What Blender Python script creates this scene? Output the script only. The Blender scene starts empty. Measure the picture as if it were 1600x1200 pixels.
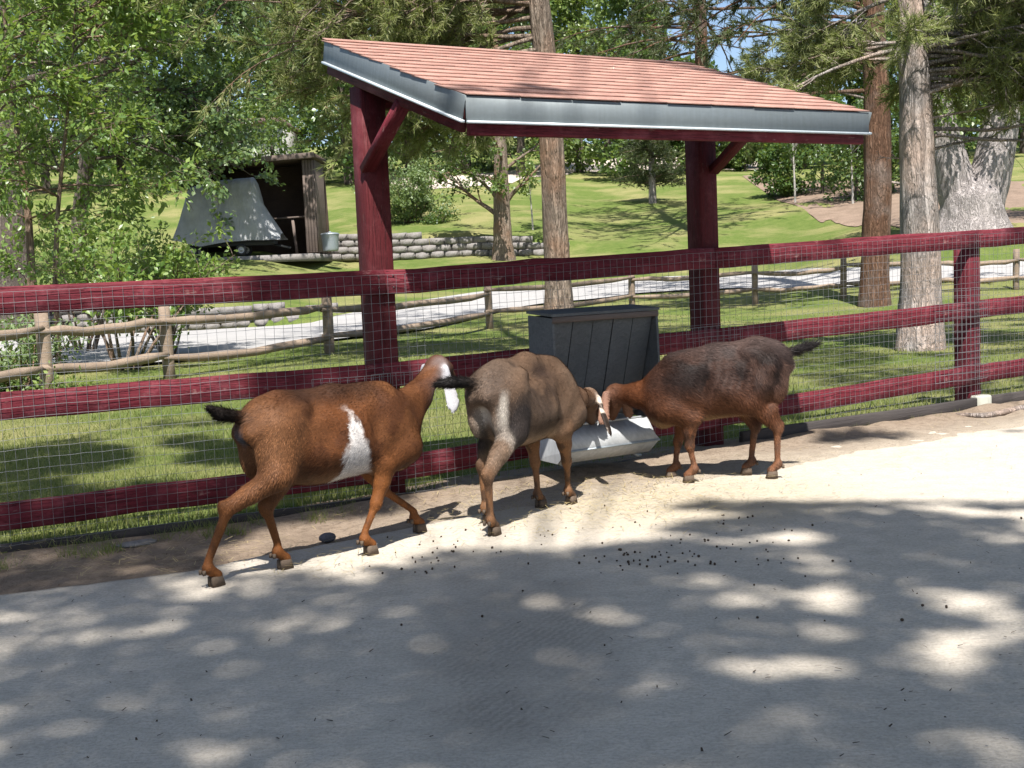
import bpy, math, random
import numpy as np
from mathutils import Matrix, Vector

# ------------------------------------------------------------------ camera, world, sun, exposure
SC = bpy.context.scene
COL = SC.collection
CAM_H = 1.25
FPX = 1900.0
PITCH, ROLL = math.radians(5.4), math.radians(2.5)
_r0 = np.array([1, 0, 0.]); _u0 = np.array([0, math.sin(PITCH), math.cos(PITCH)])
CF = np.array([0, math.cos(PITCH), -math.sin(PITCH)])
CR = math.cos(ROLL) * _r0 - math.sin(ROLL) * _u0
CU = math.sin(ROLL) * _r0 + math.cos(ROLL) * _u0
CP = np.array([0, 0, CAM_H])
cam_data = bpy.data.cameras.new('camera')
cam_data.sensor_width = 36.0
cam_data.lens = FPX / 1600 * 36
cam_data.clip_start = 0.05
cam_data.clip_end = 2000
cam = bpy.data.objects.new('camera', cam_data)
COL.objects.link(cam)
cam.matrix_world = Matrix(((CR[0], CU[0], -CF[0], 0), (CR[1], CU[1], -CF[1], 0), (CR[2], CU[2], -CF[2], CAM_H), (0, 0, 0, 1)))
SC.camera = cam

SUN = np.array([-0.088, 1.119, -1.915]); SUN = SUN / np.linalg.norm(SUN)     # the way the light travels
world = bpy.data.worlds.new('World'); SC.world = world; world.use_nodes = True
_wn = world.node_tree.nodes; _wl = world.node_tree.links
_sky = _wn.new('ShaderNodeTexSky'); _sky.sky_type = 'NISHITA'; _sky.sun_disc = False
_sky.sun_elevation = math.asin(-SUN[2]); _sky.sun_rotation = math.radians(180 - 4.5)
_sky.altitude = 1400; _sky.air_density = 1.0; _sky.dust_density = 4.0; _sky.ozone_density = 1.0
_bg = _wn['Background']; _bg.inputs['Strength'].default_value = 0.088
_wl.new(_sky.outputs['Color'], _bg.inputs['Color'])
sun_data = bpy.data.lights.new('sun', 'SUN'); sun_data.energy = 5.0; sun_data.angle = math.radians(0.53)
sun_data.color = (1.0, 0.955, 0.91)
sun = bpy.data.objects.new('sun', sun_data); COL.objects.link(sun)
sun.rotation_euler = Vector(SUN).to_track_quat('-Z', 'Y').to_euler(); sun.location = (0, -10, 25)
SC.view_settings.view_transform = 'Standard'; SC.view_settings.look = 'None'
SC.view_settings.exposure = 1.08; SC.view_settings.gamma = 1.0
SC.view_settings.use_curve_mapping = False
SC.render.engine = 'CYCLES'
SC.cycles.max_bounces = 5; SC.cycles.diffuse_bounces = 3; SC.cycles.glossy_bounces = 2
SC.cycles.transmission_bounces = 3; SC.cycles.transparent_max_bounces = 4
SC.cycles.use_denoising = True

RNG = np.random.default_rng(11)
random.seed(5)

# ------------------------------------------------------------------ geometry of the place
def ray(x, y):
    return CF + CR * (x - 800) / FPX - CU * (y - 600) / FPX
def at(x, y, Y):
    d = ray(x, y); return CP + d * (Y / d[1])
def flat(x, y, z=0.0):
    d = ray(x, y); return CP + d * ((z - CAM_H) / d[2])
def pix(P):
    q = np.asarray(P) - CP; z = q @ CF
    return 800 + FPX * (q @ CR) / z, 600 - FPX * (q @ CU) / z

# fence corners: A far left, B at the left shelter post, C at the right post
FA = np.array([-2.5, 5.92, 0]); FB = np.array([-0.595, 6.865, 0]); FC = np.array([3.6, 9.44, 0])
D1 = (FB - FA) / np.linalg.norm(FB - FA); D2 = (FC - FB) / np.linalg.norm(FC - FB)
N1 = np.array([-D1[1], D1[0], 0]); N2 = np.array([-D2[1], D2[0], 0]); ZUP = np.array([0, 0, 1.])
def S1(u, v, z): return FA + D1 * u + N1 * v + ZUP * z
def S2(u, v, z): return FB + D2 * u + N2 * v + ZUP * z
L1 = float(np.linalg.norm(FB - FA)); L2 = float(np.linalg.norm(FC - FB))
def fence_v(X, Y):
    """signed distance to the fence line, positive beyond it"""
    v1 = (X - FA[0]) * N1[0] + (Y - FA[1]) * N1[1]
    v2 = (X - FB[0]) * N2[0] + (Y - FB[1]) * N2[1]
    u2 = (X - FB[0]) * D2[0] + (Y - FB[1]) * D2[1]
    return np.where(u2 > 0, v2, v1)

# smooth value noise
def vnoise(P, scale, seed=0):
    P = np.asarray(P, float) * scale
    i = np.floor(P).astype(np.int64); f = P - i; f = f * f * (3 - 2 * f)
    def h(a):
        n = np.zeros(a.shape[:-1], dtype=np.uint64)
        for k in range(a.shape[-1]):
            n = (n * np.uint64(1000003)) ^ ((a[..., k] + 100000 + 7919 * seed).astype(np.uint64) * np.uint64(2654435761))
            n = n ^ (n >> np.uint64(13)); n = n * np.uint64(0x9E3779B97F4A7C15); n = n ^ (n >> np.uint64(29))
        return (n & np.uint64(0xFFFFFF)).astype(float) / 0xFFFFFF
    K = P.shape[-1]; out = 0
    for c in range(2 ** K):
        b = np.array([(c >> k) & 1 for k in range(K)])
        w = np.prod(np.where(b == 1, f, 1 - f), axis=-1)
        out = out + w * h(i + b)
    return out
def fbm(P, scale, seed=0, oct=3):
    s = 0; a = 1; t = 0
    for o in range(oct):
        s = s + a * vnoise(P, scale * 2 ** o, seed + o); t += a; a *= .5
    return s / t

# ------------------------------------------------------------------ object helpers
WM = {}
def tag(o, label=None, cat=None, group=None, kind=None):
    if label: o['label'] = label
    if cat: o['category'] = cat
    if group: o['group'] = group
    if kind: o['kind'] = kind
    return o
def thing(name, label, cat, loc=(0, 0, 0), group=None):
    o = bpy.data.objects.new(name, None); COL.objects.link(o)
    o.empty_display_size = .2
    o.location = Vector([float(c) for c in loc]); WM[o] = Matrix.Translation(o.location)
    return tag(o, label, cat, group)
def link(name, me, mat=None, parent=None, M=None):
    o = bpy.data.objects.new(name, me); COL.objects.link(o)
    if mat is not None and not me.materials: me.materials.append(mat)
    M = M if M is not None else Matrix.Identity(4)
    WM[o] = M
    if parent is not None:
        o.parent = parent; o.matrix_parent_inverse = Matrix.Identity(4)
        o.matrix_basis = WM[parent].inverted() @ M
    else:
        o.matrix_basis = M
    return o
def mesh_np(name, V, F, smooth=False, col=None):
    """V (n,3); F (m,3|4) or list of such arrays"""
    me = bpy.data.meshes.new(name)
    Fs = F if isinstance(F, list) else [F]
    Fs = [np.asarray(f, np.int32) for f in Fs if len(f)]
    V = np.asarray(V, np.float32)
    me.vertices.add(len(V)); me.vertices.foreach_set('co', V.ravel())
    nl = sum(f.size for f in Fs); nf = sum(len(f) for f in Fs)
    me.loops.add(nl); me.loops.foreach_set('vertex_index', np.concatenate([f.ravel() for f in Fs]))
    me.polygons.add(nf)
    tot = np.concatenate([np.full(len(f), f.shape[1], np.int32) for f in Fs])
    st = np.concatenate([[0], np.cumsum(tot)[:-1]]).astype(np.int32)
    me.polygons.foreach_set('loop_start', st)
    try: me.polygons.foreach_set('loop_total', tot)
    except Exception: pass
    if smooth: me.polygons.foreach_set('use_smooth', np.ones(nf, bool))
    me.update(calc_edges=True)
    if col is not None:
        a = me.color_attributes.new('Col', 'FLOAT_COLOR', 'POINT')
        c = np.ones((len(V), 4), np.float32); c[:, :3] = col
        a.data.foreach_set('color', c.ravel())
    return me
class MB:
    """collects shapes into one mesh"""
    def __init__(s): s.V = []; s.F3 = []; s.F4 = []; s.n = 0
    def add(s, V, F):
        V = np.asarray(V, float)
        for f in F:
            (s.F4 if len(f) == 4 else s.F3).append([i + s.n for i in f])
        s.V.append(V); s.n += len(V)
    def addnp(s, V, F):
        F = np.asarray(F) + s.n
        (s.F4 if F.shape[1] == 4 else s.F3).extend(F.tolist()); s.V.append(np.asarray(V, float)); s.n += len(V)
    def mesh(s, name, smooth=False):
        return mesh_np(name, np.concatenate(s.V), [np.array(s.F3, np.int32).reshape(-1, 3), np.array(s.F4, np.int32).reshape(-1, 4)], smooth)
def box_vf(cx, cy, cz, sx, sy, sz):
    V = [(cx + a * sx / 2, cy + b * sy / 2, cz + c * sz / 2) for c in (-1, 1) for b in (-1, 1) for a in (-1, 1)]
    F = [(0, 2, 3, 1), (4, 5, 7, 6), (0, 1, 5, 4), (2, 6, 7, 3), (0, 4, 6, 2), (1, 3, 7, 5)]
    return V, F
def beam_mesh(name, L, w, h, ch=.006, nseg=1, wob=0.0, seed=0):
    """board along +x from 0 to L; w along y, h along z, chamfered"""
    a, b = w / 2, h / 2; ch = min(ch, a * .45, b * .45)
    prof = np.array([(-a + ch, -b), (a - ch, -b), (a, -b + ch), (a, b - ch), (a - ch, b), (-a + ch, b), (-a, b - ch), (-a, -b + ch)])
    rr = np.random.default_rng(seed)
    V = []; F = []
    xs = np.linspace(0, L, nseg + 1)
    for i, x in enumerate(xs):
        o = rr.normal(0, wob, 2) if wob and 0 < i < nseg else (0, 0)
        for p in prof: V.append((x, p[0] + o[0] * .5, p[1] + o[1]))
    for i in range(nseg):
        for k in range(8):
            k2 = (k + 1) % 8; F.append((i * 8 + k, i * 8 + k2, (i + 1) * 8 + k2, (i + 1) * 8 + k))
    F = [tuple(f[::-1]) for f in F]
    c0 = len(V); V.append((0, 0, 0)); V.append((L, 0, 0))
    for k in range(8):
        k2 = (k + 1) % 8; F.append((c0, k, k2)); F.append((c0 + 1, nseg * 8 + k2, nseg * 8 + k))
    m = MB(); m.add(V, F); return m.mesh(name)
def frame(p, x, z=(0, 0, 1)):
    x = Vector(x).normalized(); z = Vector(z); y = z.cross(x).normalized(); z = x.cross(y)
    return Matrix(((x[0], y[0], z[0], p[0]), (x[1], y[1], z[1], p[1]), (x[2], y[2], z[2], p[2]), (0, 0, 0, 1)))
_seed = [0]
def beam(name, a, b, w, h, mat, parent, up=(0, 0, 1), ch=.006, nseg=1, wob=0.0):
    a = np.asarray(a, float); b = np.asarray(b, float); _seed[0] += 1
    me = beam_mesh(name, float(np.linalg.norm(b - a)), w, h, ch, nseg, wob, _seed[0])
    return link(name, me, mat, parent, frame(a, b - a, up))
def tube_vf(P, R, ns=8, cap=True, bump=None):
    P = np.asarray(P, float); R = np.asarray(R, float); n = len(P)
    T = np.gradient(P, axis=0); T /= np.linalg.norm(T, axis=1)[:, None] + 1e-9
    ref = np.array([0, 0, 1.]) if abs(T[0][2]) < .9 else np.array([1., 0, 0])
    V = np.zeros((n, ns, 3)); ang = np.arange(ns) * 2 * math.pi / ns
    s = np.cross(T[0], ref); s /= np.linalg.norm(s)
    for i in range(n):
        s = s - T[i] * (s @ T[i]); s /= np.linalg.norm(s) + 1e-9
        t = np.cross(T[i], s)
        rr = R[i] * (1 if bump is None else bump[i])
        V[i] = P[i] + (np.cos(ang)[:, None] * s + np.sin(ang)[:, None] * t) * (rr[:, None] if np.ndim(rr) else rr)
    V = V.reshape(-1, 3)
    i = np.arange(n - 1)[:, None] * ns; k = np.arange(ns)[None]; k2 = (k + 1) % ns
    F = np.stack([i + k, i + k2, i + ns + k2, i + ns + k], -1).reshape(-1, 4)
    if cap:
        V = np.concatenate([V, P[:1], P[-1:]]); c0 = n * ns
        ks = np.arange(ns); ks2 = (ks + 1) % ns
        F3 = np.concatenate([np.stack([np.full(ns, c0), ks2, ks], -1), np.stack([np.full(ns, c0 + 1), (n - 1) * ns + ks, (n - 1) * ns + ks2], -1)])
        return V, F, F3
    return V, F, None
def tubes_mesh(name, tubes, ns=5, smooth=True):
    Vs = []; F4 = []; F3 = []; n = 0
    for P, R in tubes:
        V, F, C = tube_vf(P, R, ns)
        Vs.append(V); F4.append(F + n); F3.append(C + n); n += len(V)
    return mesh_np(name, np.concatenate(Vs), [np.concatenate(F4), np.concatenate(F3)], smooth)
def lathe(name, prof, ns=24, smooth=True):
    n = len(prof); ang = np.arange(ns) * 2 * math.pi / ns
    V = np.array([[(r * math.cos(a), r * math.sin(a), z) for a in ang] for r, z in prof]).reshape(-1, 3)
    i = np.arange(n - 1)[:, None] * ns; k = np.arange(ns)[None]; k2 = (k + 1) % ns
    F = np.stack([i + k, i + k2, i + ns + k2, i + ns + k], -1).reshape(-1, 4)
    return mesh_np(name, V, F, smooth)

# ------------------------------------------------------------------ materials
class NT:
    def __init__(s, name):
        s.m = bpy.data.materials.new(name); s.m.use_nodes = True
        s.t = s.m.node_tree; s.n = s.t.nodes; s.l = s.t.links
        s.b = s.n['Principled BSDF']; s.out = s.n['Material Output']
    def node(s, typ, ins=None, **kw):
        nd = s.n.new(typ)
        for k, v in kw.items(): setattr(nd, k, v)
        for k, v in (ins or {}).items():
            if hasattr(v, 'is_linked') or isinstance(v, bpy.types.NodeSocket): s.l.new(v, nd.inputs[k])
            else: nd.inputs[k].default_value = v
        return nd
    def coord(s, which='Object', scale=(1, 1, 1), rot=(0, 0, 0)):
        tc = s.node('ShaderNodeTexCoord')
        mp = s.node('ShaderNodeMapping', {'Vector': tc.outputs[which], 'Scale': scale, 'Rotation': rot})
        return mp.outputs[0]
    def noise(s, vec, scale, detail=4, rough=.55, dist=0.0):
        return s.node('ShaderNodeTexNoise', {'Vector': vec, 'Scale': scale, 'Detail': detail, 'Roughness': rough, 'Distortion': dist}).outputs['Fac']
    def ramp(s, fac, stops):
        nd = s.node('ShaderNodeValToRGB', {'Fac': fac}); e = nd.color_ramp.elements
        while len(e) > 1: e.remove(e[-1])
        for i, (p, c) in enumerate(stops):
            el = e[0] if i == 0 else e.new(p)
            el.position = p; el.color = (c, c, c, 1) if np.isscalar(c) else (*c, 1)
        return nd.outputs['Color']
    def mix(s, fac, a, b, mode='MIX'):
        nd = s.node('ShaderNodeMix', data_type='RGBA', blend_type=mode)
        for k, v in ((0, fac), (6, a), (7, b)):
            if isinstance(v, bpy.types.NodeSocket): s.l.new(v, nd.inputs[k])
            elif k == 0: nd.inputs[0].default_value = v
            else: nd.inputs[k].default_value = (*v, 1) if len(v) == 3 else v
        return nd.outputs[2]
    def math(s, op, a, b=0.0):
        nd = s.node('ShaderNodeMath', operation=op)
        for k, v in ((0, a), (1, b)):
            if isinstance(v, bpy.types.NodeSocket): s.l.new(v, nd.inputs[k])
            else: nd.inputs[k].default_value = v
        return nd.outputs[0]
    def bump(s, h, strength=.3, dist=.01):
        nd = s.node('ShaderNodeBump', {'Height': h, 'Strength': strength, 'Distance': dist})
        s.l.new(nd.outputs[0], s.b.inputs['Normal'])
    def set(s, base=None, rough=None, metal=None, spec=None):
        for k, v in (('Base Color', base), ('Roughness', rough), ('Metallic', metal), ('Specular IOR Level', spec)):
            if v is None: continue
            if isinstance(v, bpy.types.NodeSocket): s.l.new(v, s.b.inputs[k])
            elif k == 'Base Color': s.b.inputs[k].default_value = (*v, 1)
            else: s.b.inputs[k].default_value = v
        return s.m
M = {}
def wood_paint(name, base, dark, light, worn):
    t = NT(name); v = t.coord('Object', (1, 1, 1)); g = t.coord('Object', (1.5, 22, 22))
    oi = t.node('ShaderNodeObjectInfo')
    gr = t.noise(g, 3.0, 6, .65, .4); bl = t.noise(v, 2.3, 4); fine = t.noise(v, 60, 3)
    c = t.mix(t.ramp(bl, [(.3, 0.), (.7, 1.)]), base, dark)
    c = t.mix(t.ramp(gr, [(.45, 0.), (.75, .55)]), c, light)
    c = t.mix(t.ramp(t.noise(t.coord('Object', (1, 3, 3)), 9, 5, .7), [(.62, 0.), (.69, .8)]), c, worn)
    c = t.mix(t.math('MULTIPLY', oi.outputs['Random'], .35), c, dark)
    crk = t.math('ABSOLUTE', t.math('SUBTRACT', t.noise(t.coord('Object', (.8, 26, 26)), 2.2, 5, .6, .5), .5))
    c = t.mix(t.ramp(crk, [(0., .75), (.018, 0.)]), c, tuple(x * .3 for x in dark))
    c = t.mix(t.ramp(t.noise(v, 5.5, 6, .75), [(.5, 0.), (.72, .6)]), c, tuple(min(1, x * 1.1 + .03) for x in light))
    c = t.mix(t.ramp(t.noise(v, 13, 5, .7, 1.5), [(.56, 0.), (.66, .45)]), c, dark)
    t.bump(t.math('ADD', t.math('ADD', gr, t.math('MULTIPLY', fine, .3)), t.ramp(crk, [(0., 0.), (.03, .8)])), .6, .006)
    return t.set(c, t.ramp(gr, [(.2, .62), (.9, .85)]), 0, .25)
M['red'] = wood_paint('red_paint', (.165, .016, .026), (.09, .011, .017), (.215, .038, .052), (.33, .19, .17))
M['red_shaded'] = wood_paint('shaded_red_paint', (.10, .011, .014), (.065, .008, .010), (.13, .02, .024), (.16, .08, .07))  # darker copy of the red, shade under the shelter roof put into colour
def wood_raw(name, a, b, c2):
    t = NT(name); v = t.coord('Object', (1, 1, 1)); g = t.coord('Object', (1.0, 14, 14))
    gr = t.noise(g, 3.5, 7, .7, .8); bl = t.noise(v, 1.7, 4)
    c = t.mix(t.ramp(gr, [(.3, 0.), (.7, 1.)]), a, b); c = t.mix(t.ramp(bl, [(.4, 0.), (.75, .8)]), c, c2)
    t.bump(gr, .7, .012); return t.set(c, .85, 0, .2)
M['split'] = wood_raw('weathered_split_wood', (.20, .145, .10), (.33, .26, .20), (.15, .115, .085))
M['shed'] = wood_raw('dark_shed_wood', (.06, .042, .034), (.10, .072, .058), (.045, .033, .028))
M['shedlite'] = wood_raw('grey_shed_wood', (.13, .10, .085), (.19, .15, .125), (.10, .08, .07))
M['feedwood'] = wood_raw('slate_painted_plywood', (.10, .105, .105), (.17, .175, .172), (.065, .07, .071))
M['basewood'] = wood_raw('dark_base_timber', (.045, .04, .038), (.075, .065, .06), (.035, .03, .03))
def metal(name, base, rough, met, streak=.3):
    t = NT(name); v = t.coord('Object', (1, 1, 1))
    n1 = t.noise(t.coord('Object', (6, 6, .6)), 6, 5); n2 = t.noise(v, 40, 2)
    c = t.mix(t.ramp(n1, [(.35, 0.), (.75, streak)]), base, tuple(x * .55 for x in base))
    c = t.mix(t.ramp(n2, [(.5, 0.), (.8, .25)]), c, tuple(min(1, x * 1.35) for x in base))
    return t.set(c, t.ramp(n1, [(.2, rough - .08), (.8, rough + .12)]), met, .5)
M['flash'] = metal('galvanised_flashing', (.165, .19, .195), .5, .25)
M['flashlip'] = metal('bright_flashing_lip', (.62, .68, .70), .4, .2)
M['wire'] = metal('galvanised_wire', (.24, .245, .25), .45, .45)
M['trough'] = metal('pale_trough_metal', (.46, .475, .475), .5, .1, .6)
M['can'] = metal('galvanised_can', (.30, .34, .36), .4, .5)
M['black'] = metal('black_rubber', (.02, .02, .02), .7, 0)
M['rim'] = metal('wheel_rim', (.42, .42, .42), .4, .5)
M['nail'] = metal('nail_head', (.08, .05, .05), .6, .4)
M['foot'] = metal('grey_footing', (.36, .36, .30), .7, 0)
def shingle_mat():
    t = NT('red_asphalt_shingle'); oi = t.node('ShaderNodeObjectInfo')
    v = t.coord('Object'); n = t.noise(v, 170, 2); n2 = t.noise(v, 9, 3)
    c = t.mix(oi.outputs['Random'], (.26, .125, .097), (.34, .18, .14))
    c = t.mix(t.ramp(n, [(.35, 0.), (.75, 1.)]), c, (.41, .285, .235)); c = t.mix(t.ramp(n2, [(.4, 0.), (.8, .5)]), c, (.24, .11, .085))
    t.bump(n, .6, .004); return t.set(c, .92, 0, .15)
M['shingle'] = shingle_mat()
def bark(name, a, b, c2, scale=1.0, zs=.22):
    t = NT(name); v = t.coord('Object', (scale, scale, scale * zs))
    wp = t.node('ShaderNodeTexNoise', {'Vector': v, 'Scale': 5.0, 'Detail': 4.0})
    vv = t.node('ShaderNodeMix', {0: .16}, data_type='VECTOR'); t.l.new(v, vv.inputs[4]); t.l.new(wp.outputs['Color'], vv.inputs[5])
    vo = t.node('ShaderNodeTexVoronoi', {'Vector': vv.outputs[1], 'Scale': 21.0, 'Randomness': 1.0}, feature='DISTANCE_TO_EDGE')
    n = t.noise(v, 14, 8, .75, 1.5); n2 = t.noise(t.coord('Object'), 1.4, 4)
    c = t.mix(t.ramp(n, [(.3, 0.), (.7, 1.)]), a, b)
    rid = t.math('ABSOLUTE', t.math('SUBTRACT', t.noise(t.coord('Object', (scale, scale, scale * zs * .5)), 11, 5, .6, 1.0), .5))
    c = t.mix(t.ramp(rid, [(0., .8), (.07, 0.)]), c, tuple(x * .4 for x in a))
    c = t.mix(t.ramp(vo.outputs['Distance'], [(0., .25), (.12, 0.)]), c, tuple(x * .5 for x in a))
    c = t.mix(t.ramp(t.noise(v, 45, 4, .7), [(.4, 0.), (.75, .5)]), c, tuple(x * .5 for x in a))
    c = t.mix(t.ramp(n2, [(.45, 0.), (.65, .8)]), c, c2)
    h = t.math('ADD', t.math('MULTIPLY', n, .8), t.math('ADD', t.ramp(rid, [(0., 0.), (.12, .8)]), t.ramp(vo.outputs['Distance'], [(0., 0.), (.2, .35)])))
    t.bump(h, 1.0, .03 / scale); return t.set(c, .9, 0, .15)
M['bark_grey'] = bark('grey_pine_bark', (.34, .30, .27), (.52, .475, .44), (.44, .33, .26))
M['bark_red'] = bark('red_pine_bark', (.15, .078, .048), (.24, .145, .095), (.20, .155, .13))
M['bark_brown'] = bark('brown_bark', (.24, .18, .135), (.36, .30, .24), (.27, .16, .10))
M['bark_old'] = bark('furrowed_grey_bark', (.34, .30, .28), (.52, .48, .46), (.40, .36, .34), .8, .26)
M['bark_dark'] = bark('dark_bark', (.11, .09, .075), (.19, .16, .135), (.15, .12, .10))
M['bark_pale'] = bark('pale_sapling_bark', (.5, .47, .42), (.62, .60, .56), (.45, .42, .36), 3)
def leaf(name, a, b, trans=.36, rough=.45, spec=.35):
    t = NT(name); g = t.node('ShaderNodeNewGeometry')
    c = t.mix(g.outputs['Random Per Island'], a, b)
    t.set(c, rough, 0, spec)
    tr = t.node('ShaderNodeBsdfTranslucent', {'Color': t.mix(.45, c, (.32, .42, .04))})
    mx = t.node('ShaderNodeMixShader', {0: trans, 1: t.b.outputs[0], 2: tr.outputs[0]})
    t.l.new(mx.outputs[0], t.out.inputs['Surface']); return t.m
M['leaf_ash'] = leaf('ash_leaf', (.08, .16, .03), (.235, .32, .085), .42, .38, .6)
M['leaf_pop'] = leaf('poplar_leaf', (.06, .115, .035), (.17, .235, .10), .32, .32, .6)
M['leaf_shrub'] = leaf('shrub_leaf', (.10, .165, .035), (.24, .30, .09), .38, .4, .5)
M['leaf_pale'] = leaf('pale_shrub_leaf', (.11, .165, .06), (.20, .27, .12))
M['leaf_dark'] = leaf('dark_leaf', (.035, .08, .02), (.09, .15, .04), .36, .4, .5)
M['leaf_mid'] = leaf('green_leaf', (.06, .115, .028), (.16, .22, .07), .38, .38, .55)
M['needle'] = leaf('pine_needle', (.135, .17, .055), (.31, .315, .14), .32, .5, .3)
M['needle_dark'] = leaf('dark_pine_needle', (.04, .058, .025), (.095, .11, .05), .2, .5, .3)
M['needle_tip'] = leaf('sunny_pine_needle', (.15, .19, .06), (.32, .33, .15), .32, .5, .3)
M['grass'] = leaf('grass_blade', (.075, .12, .022), (.27, .27, .10), .35, .5, .3)
M['straw'] = leaf('straw', (.33, .25, .11), (.52, .42, .22), .15, .6, .3)
def lawn_mat():
    t = NT('lawn'); v = t.coord('Object')
    n = t.noise(v, .35, 5, .6); n2 = t.noise(v, 3.2, 5, .7); n3 = t.noise(v, 28, 4, .7)
    c = t.mix(t.ramp(n2, [(.3, 0.), (.7, 1.)]), (.085, .13, .026), (.15, .185, .05))
    c = t.mix(t.ramp(n, [(.42, 0.), (.66, .85)]), c, (.30, .265, .12))
    c = t.mix(t.ramp(n3, [(.35, 0.), (.8, .6)]), c, (.05, .085, .018))
    t.bump(t.math('ADD', n3, n2), .8, .06); return t.set(c, .9, 0, .1)
M['lawn'] = lawn_mat()
def earth(name, a, b, c2, bs=.5):
    t = NT(name); v = t.coord('Object')
    n = t.noise(v, 1.3, 6, .65); n2 = t.noise(v, 14, 6, .7); n3 = t.noise(v, 90, 3, .6)
    c = t.mix(t.ramp(n, [(.3, 0.), (.7, 1.)]), a, b); c = t.mix(t.ramp(n2, [(.45, 0.), (.75, .7)]), c, c2)
    c = t.mix(t.ramp(n3, [(.5, 0.), (.85, .5)]), c, tuple(x * .5 for x in a))
    t.bump(t.math('ADD', n2, t.math('MULTIPLY', n3, .5)), bs, .03); return t.set(c, .95, 0, .1)
def dirt_mat():
    t = NT('bare_dirt'); v = t.coord('Object')
    n = t.noise(v, 1.3, 6, .65); n2 = t.noise(v, 14, 6, .7); n3 = t.noise(v, 90, 3, .6)
    c = t.mix(t.ramp(n, [(.3, 0.), (.7, 1.)]), (.22, .165, .118), (.32, .25, .185)); c = t.mix(t.ramp(n2, [(.45, 0.), (.7, .8)]), c, (.15, .11, .078))
    # pale dust trodden in from the slab, toward the paddock side
    dt = t.node('ShaderNodeVectorMath', {0: v, 1: (float(N2[0]), float(N2[1]), 0.)}, operation='DOT_PRODUCT')
    q = t.math('SUBTRACT', dt.outputs['Value'], float(FB @ N2))
    du = t.node('ShaderNodeVectorMath', {0: v, 1: (float(D2[0]), float(D2[1]), 0.)}, operation='DOT_PRODUCT')
    uu = t.math('SUBTRACT', du.outputs['Value'], float(FB @ D2))
    q = t.math('ADD', q, t.math('MULTIPLY', t.math('SUBTRACT', n2, .5), .5)); q = t.math('ADD', q, t.math('MULTIPLY', t.math('SUBTRACT', n, .5), .4))
    right = t.ramp(t.math('MULTIPLY', t.math('ADD', uu, 1.2), .5), [(.2, 0.), (.7, 1.)])
    c = t.mix(t.math('MULTIPLY', right, t.ramp(t.math('ADD', q, 1.0), [(.1, 1.), (.75, .1)])), c, (.40, .345, .27))
    c = t.mix(t.ramp(n3, [(.5, 0.), (.8, .6)]), c, (.10, .075, .055))
    t.bump(t.math('ADD', n2, t.math('MULTIPLY', n3, .6)), .9, .03); return t.set(c, .95, 0, .1)
M['dirt'] = dirt_mat()
M['litter'] = earth('leaf_litter_soil', (.17, .125, .092), (.27, .20, .15), (.11, .085, .06))
M['road'] = earth('pale_dirt_road', (.42, .36, .30), (.50, .44, .38), (.36, .31, .26))
M['concrete'] = earth('concrete_path', (.29, .285, .275), (.36, .35, .335), (.23, .225, .215), .3)
M['block'] = earth('split_face_block', (.22, .205, .195), (.31, .29, .27), (.13, .12, .112), 1.0)
M['stone'] = earth('grey_stone', (.10, .095, .105), (.15, .14, .15), (.08, .075, .08), .4)
M['dung'] = earth('dung_pellet', (.05, .036, .026), (.085, .062, .045), (.04, .028, .02), .3)
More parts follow.
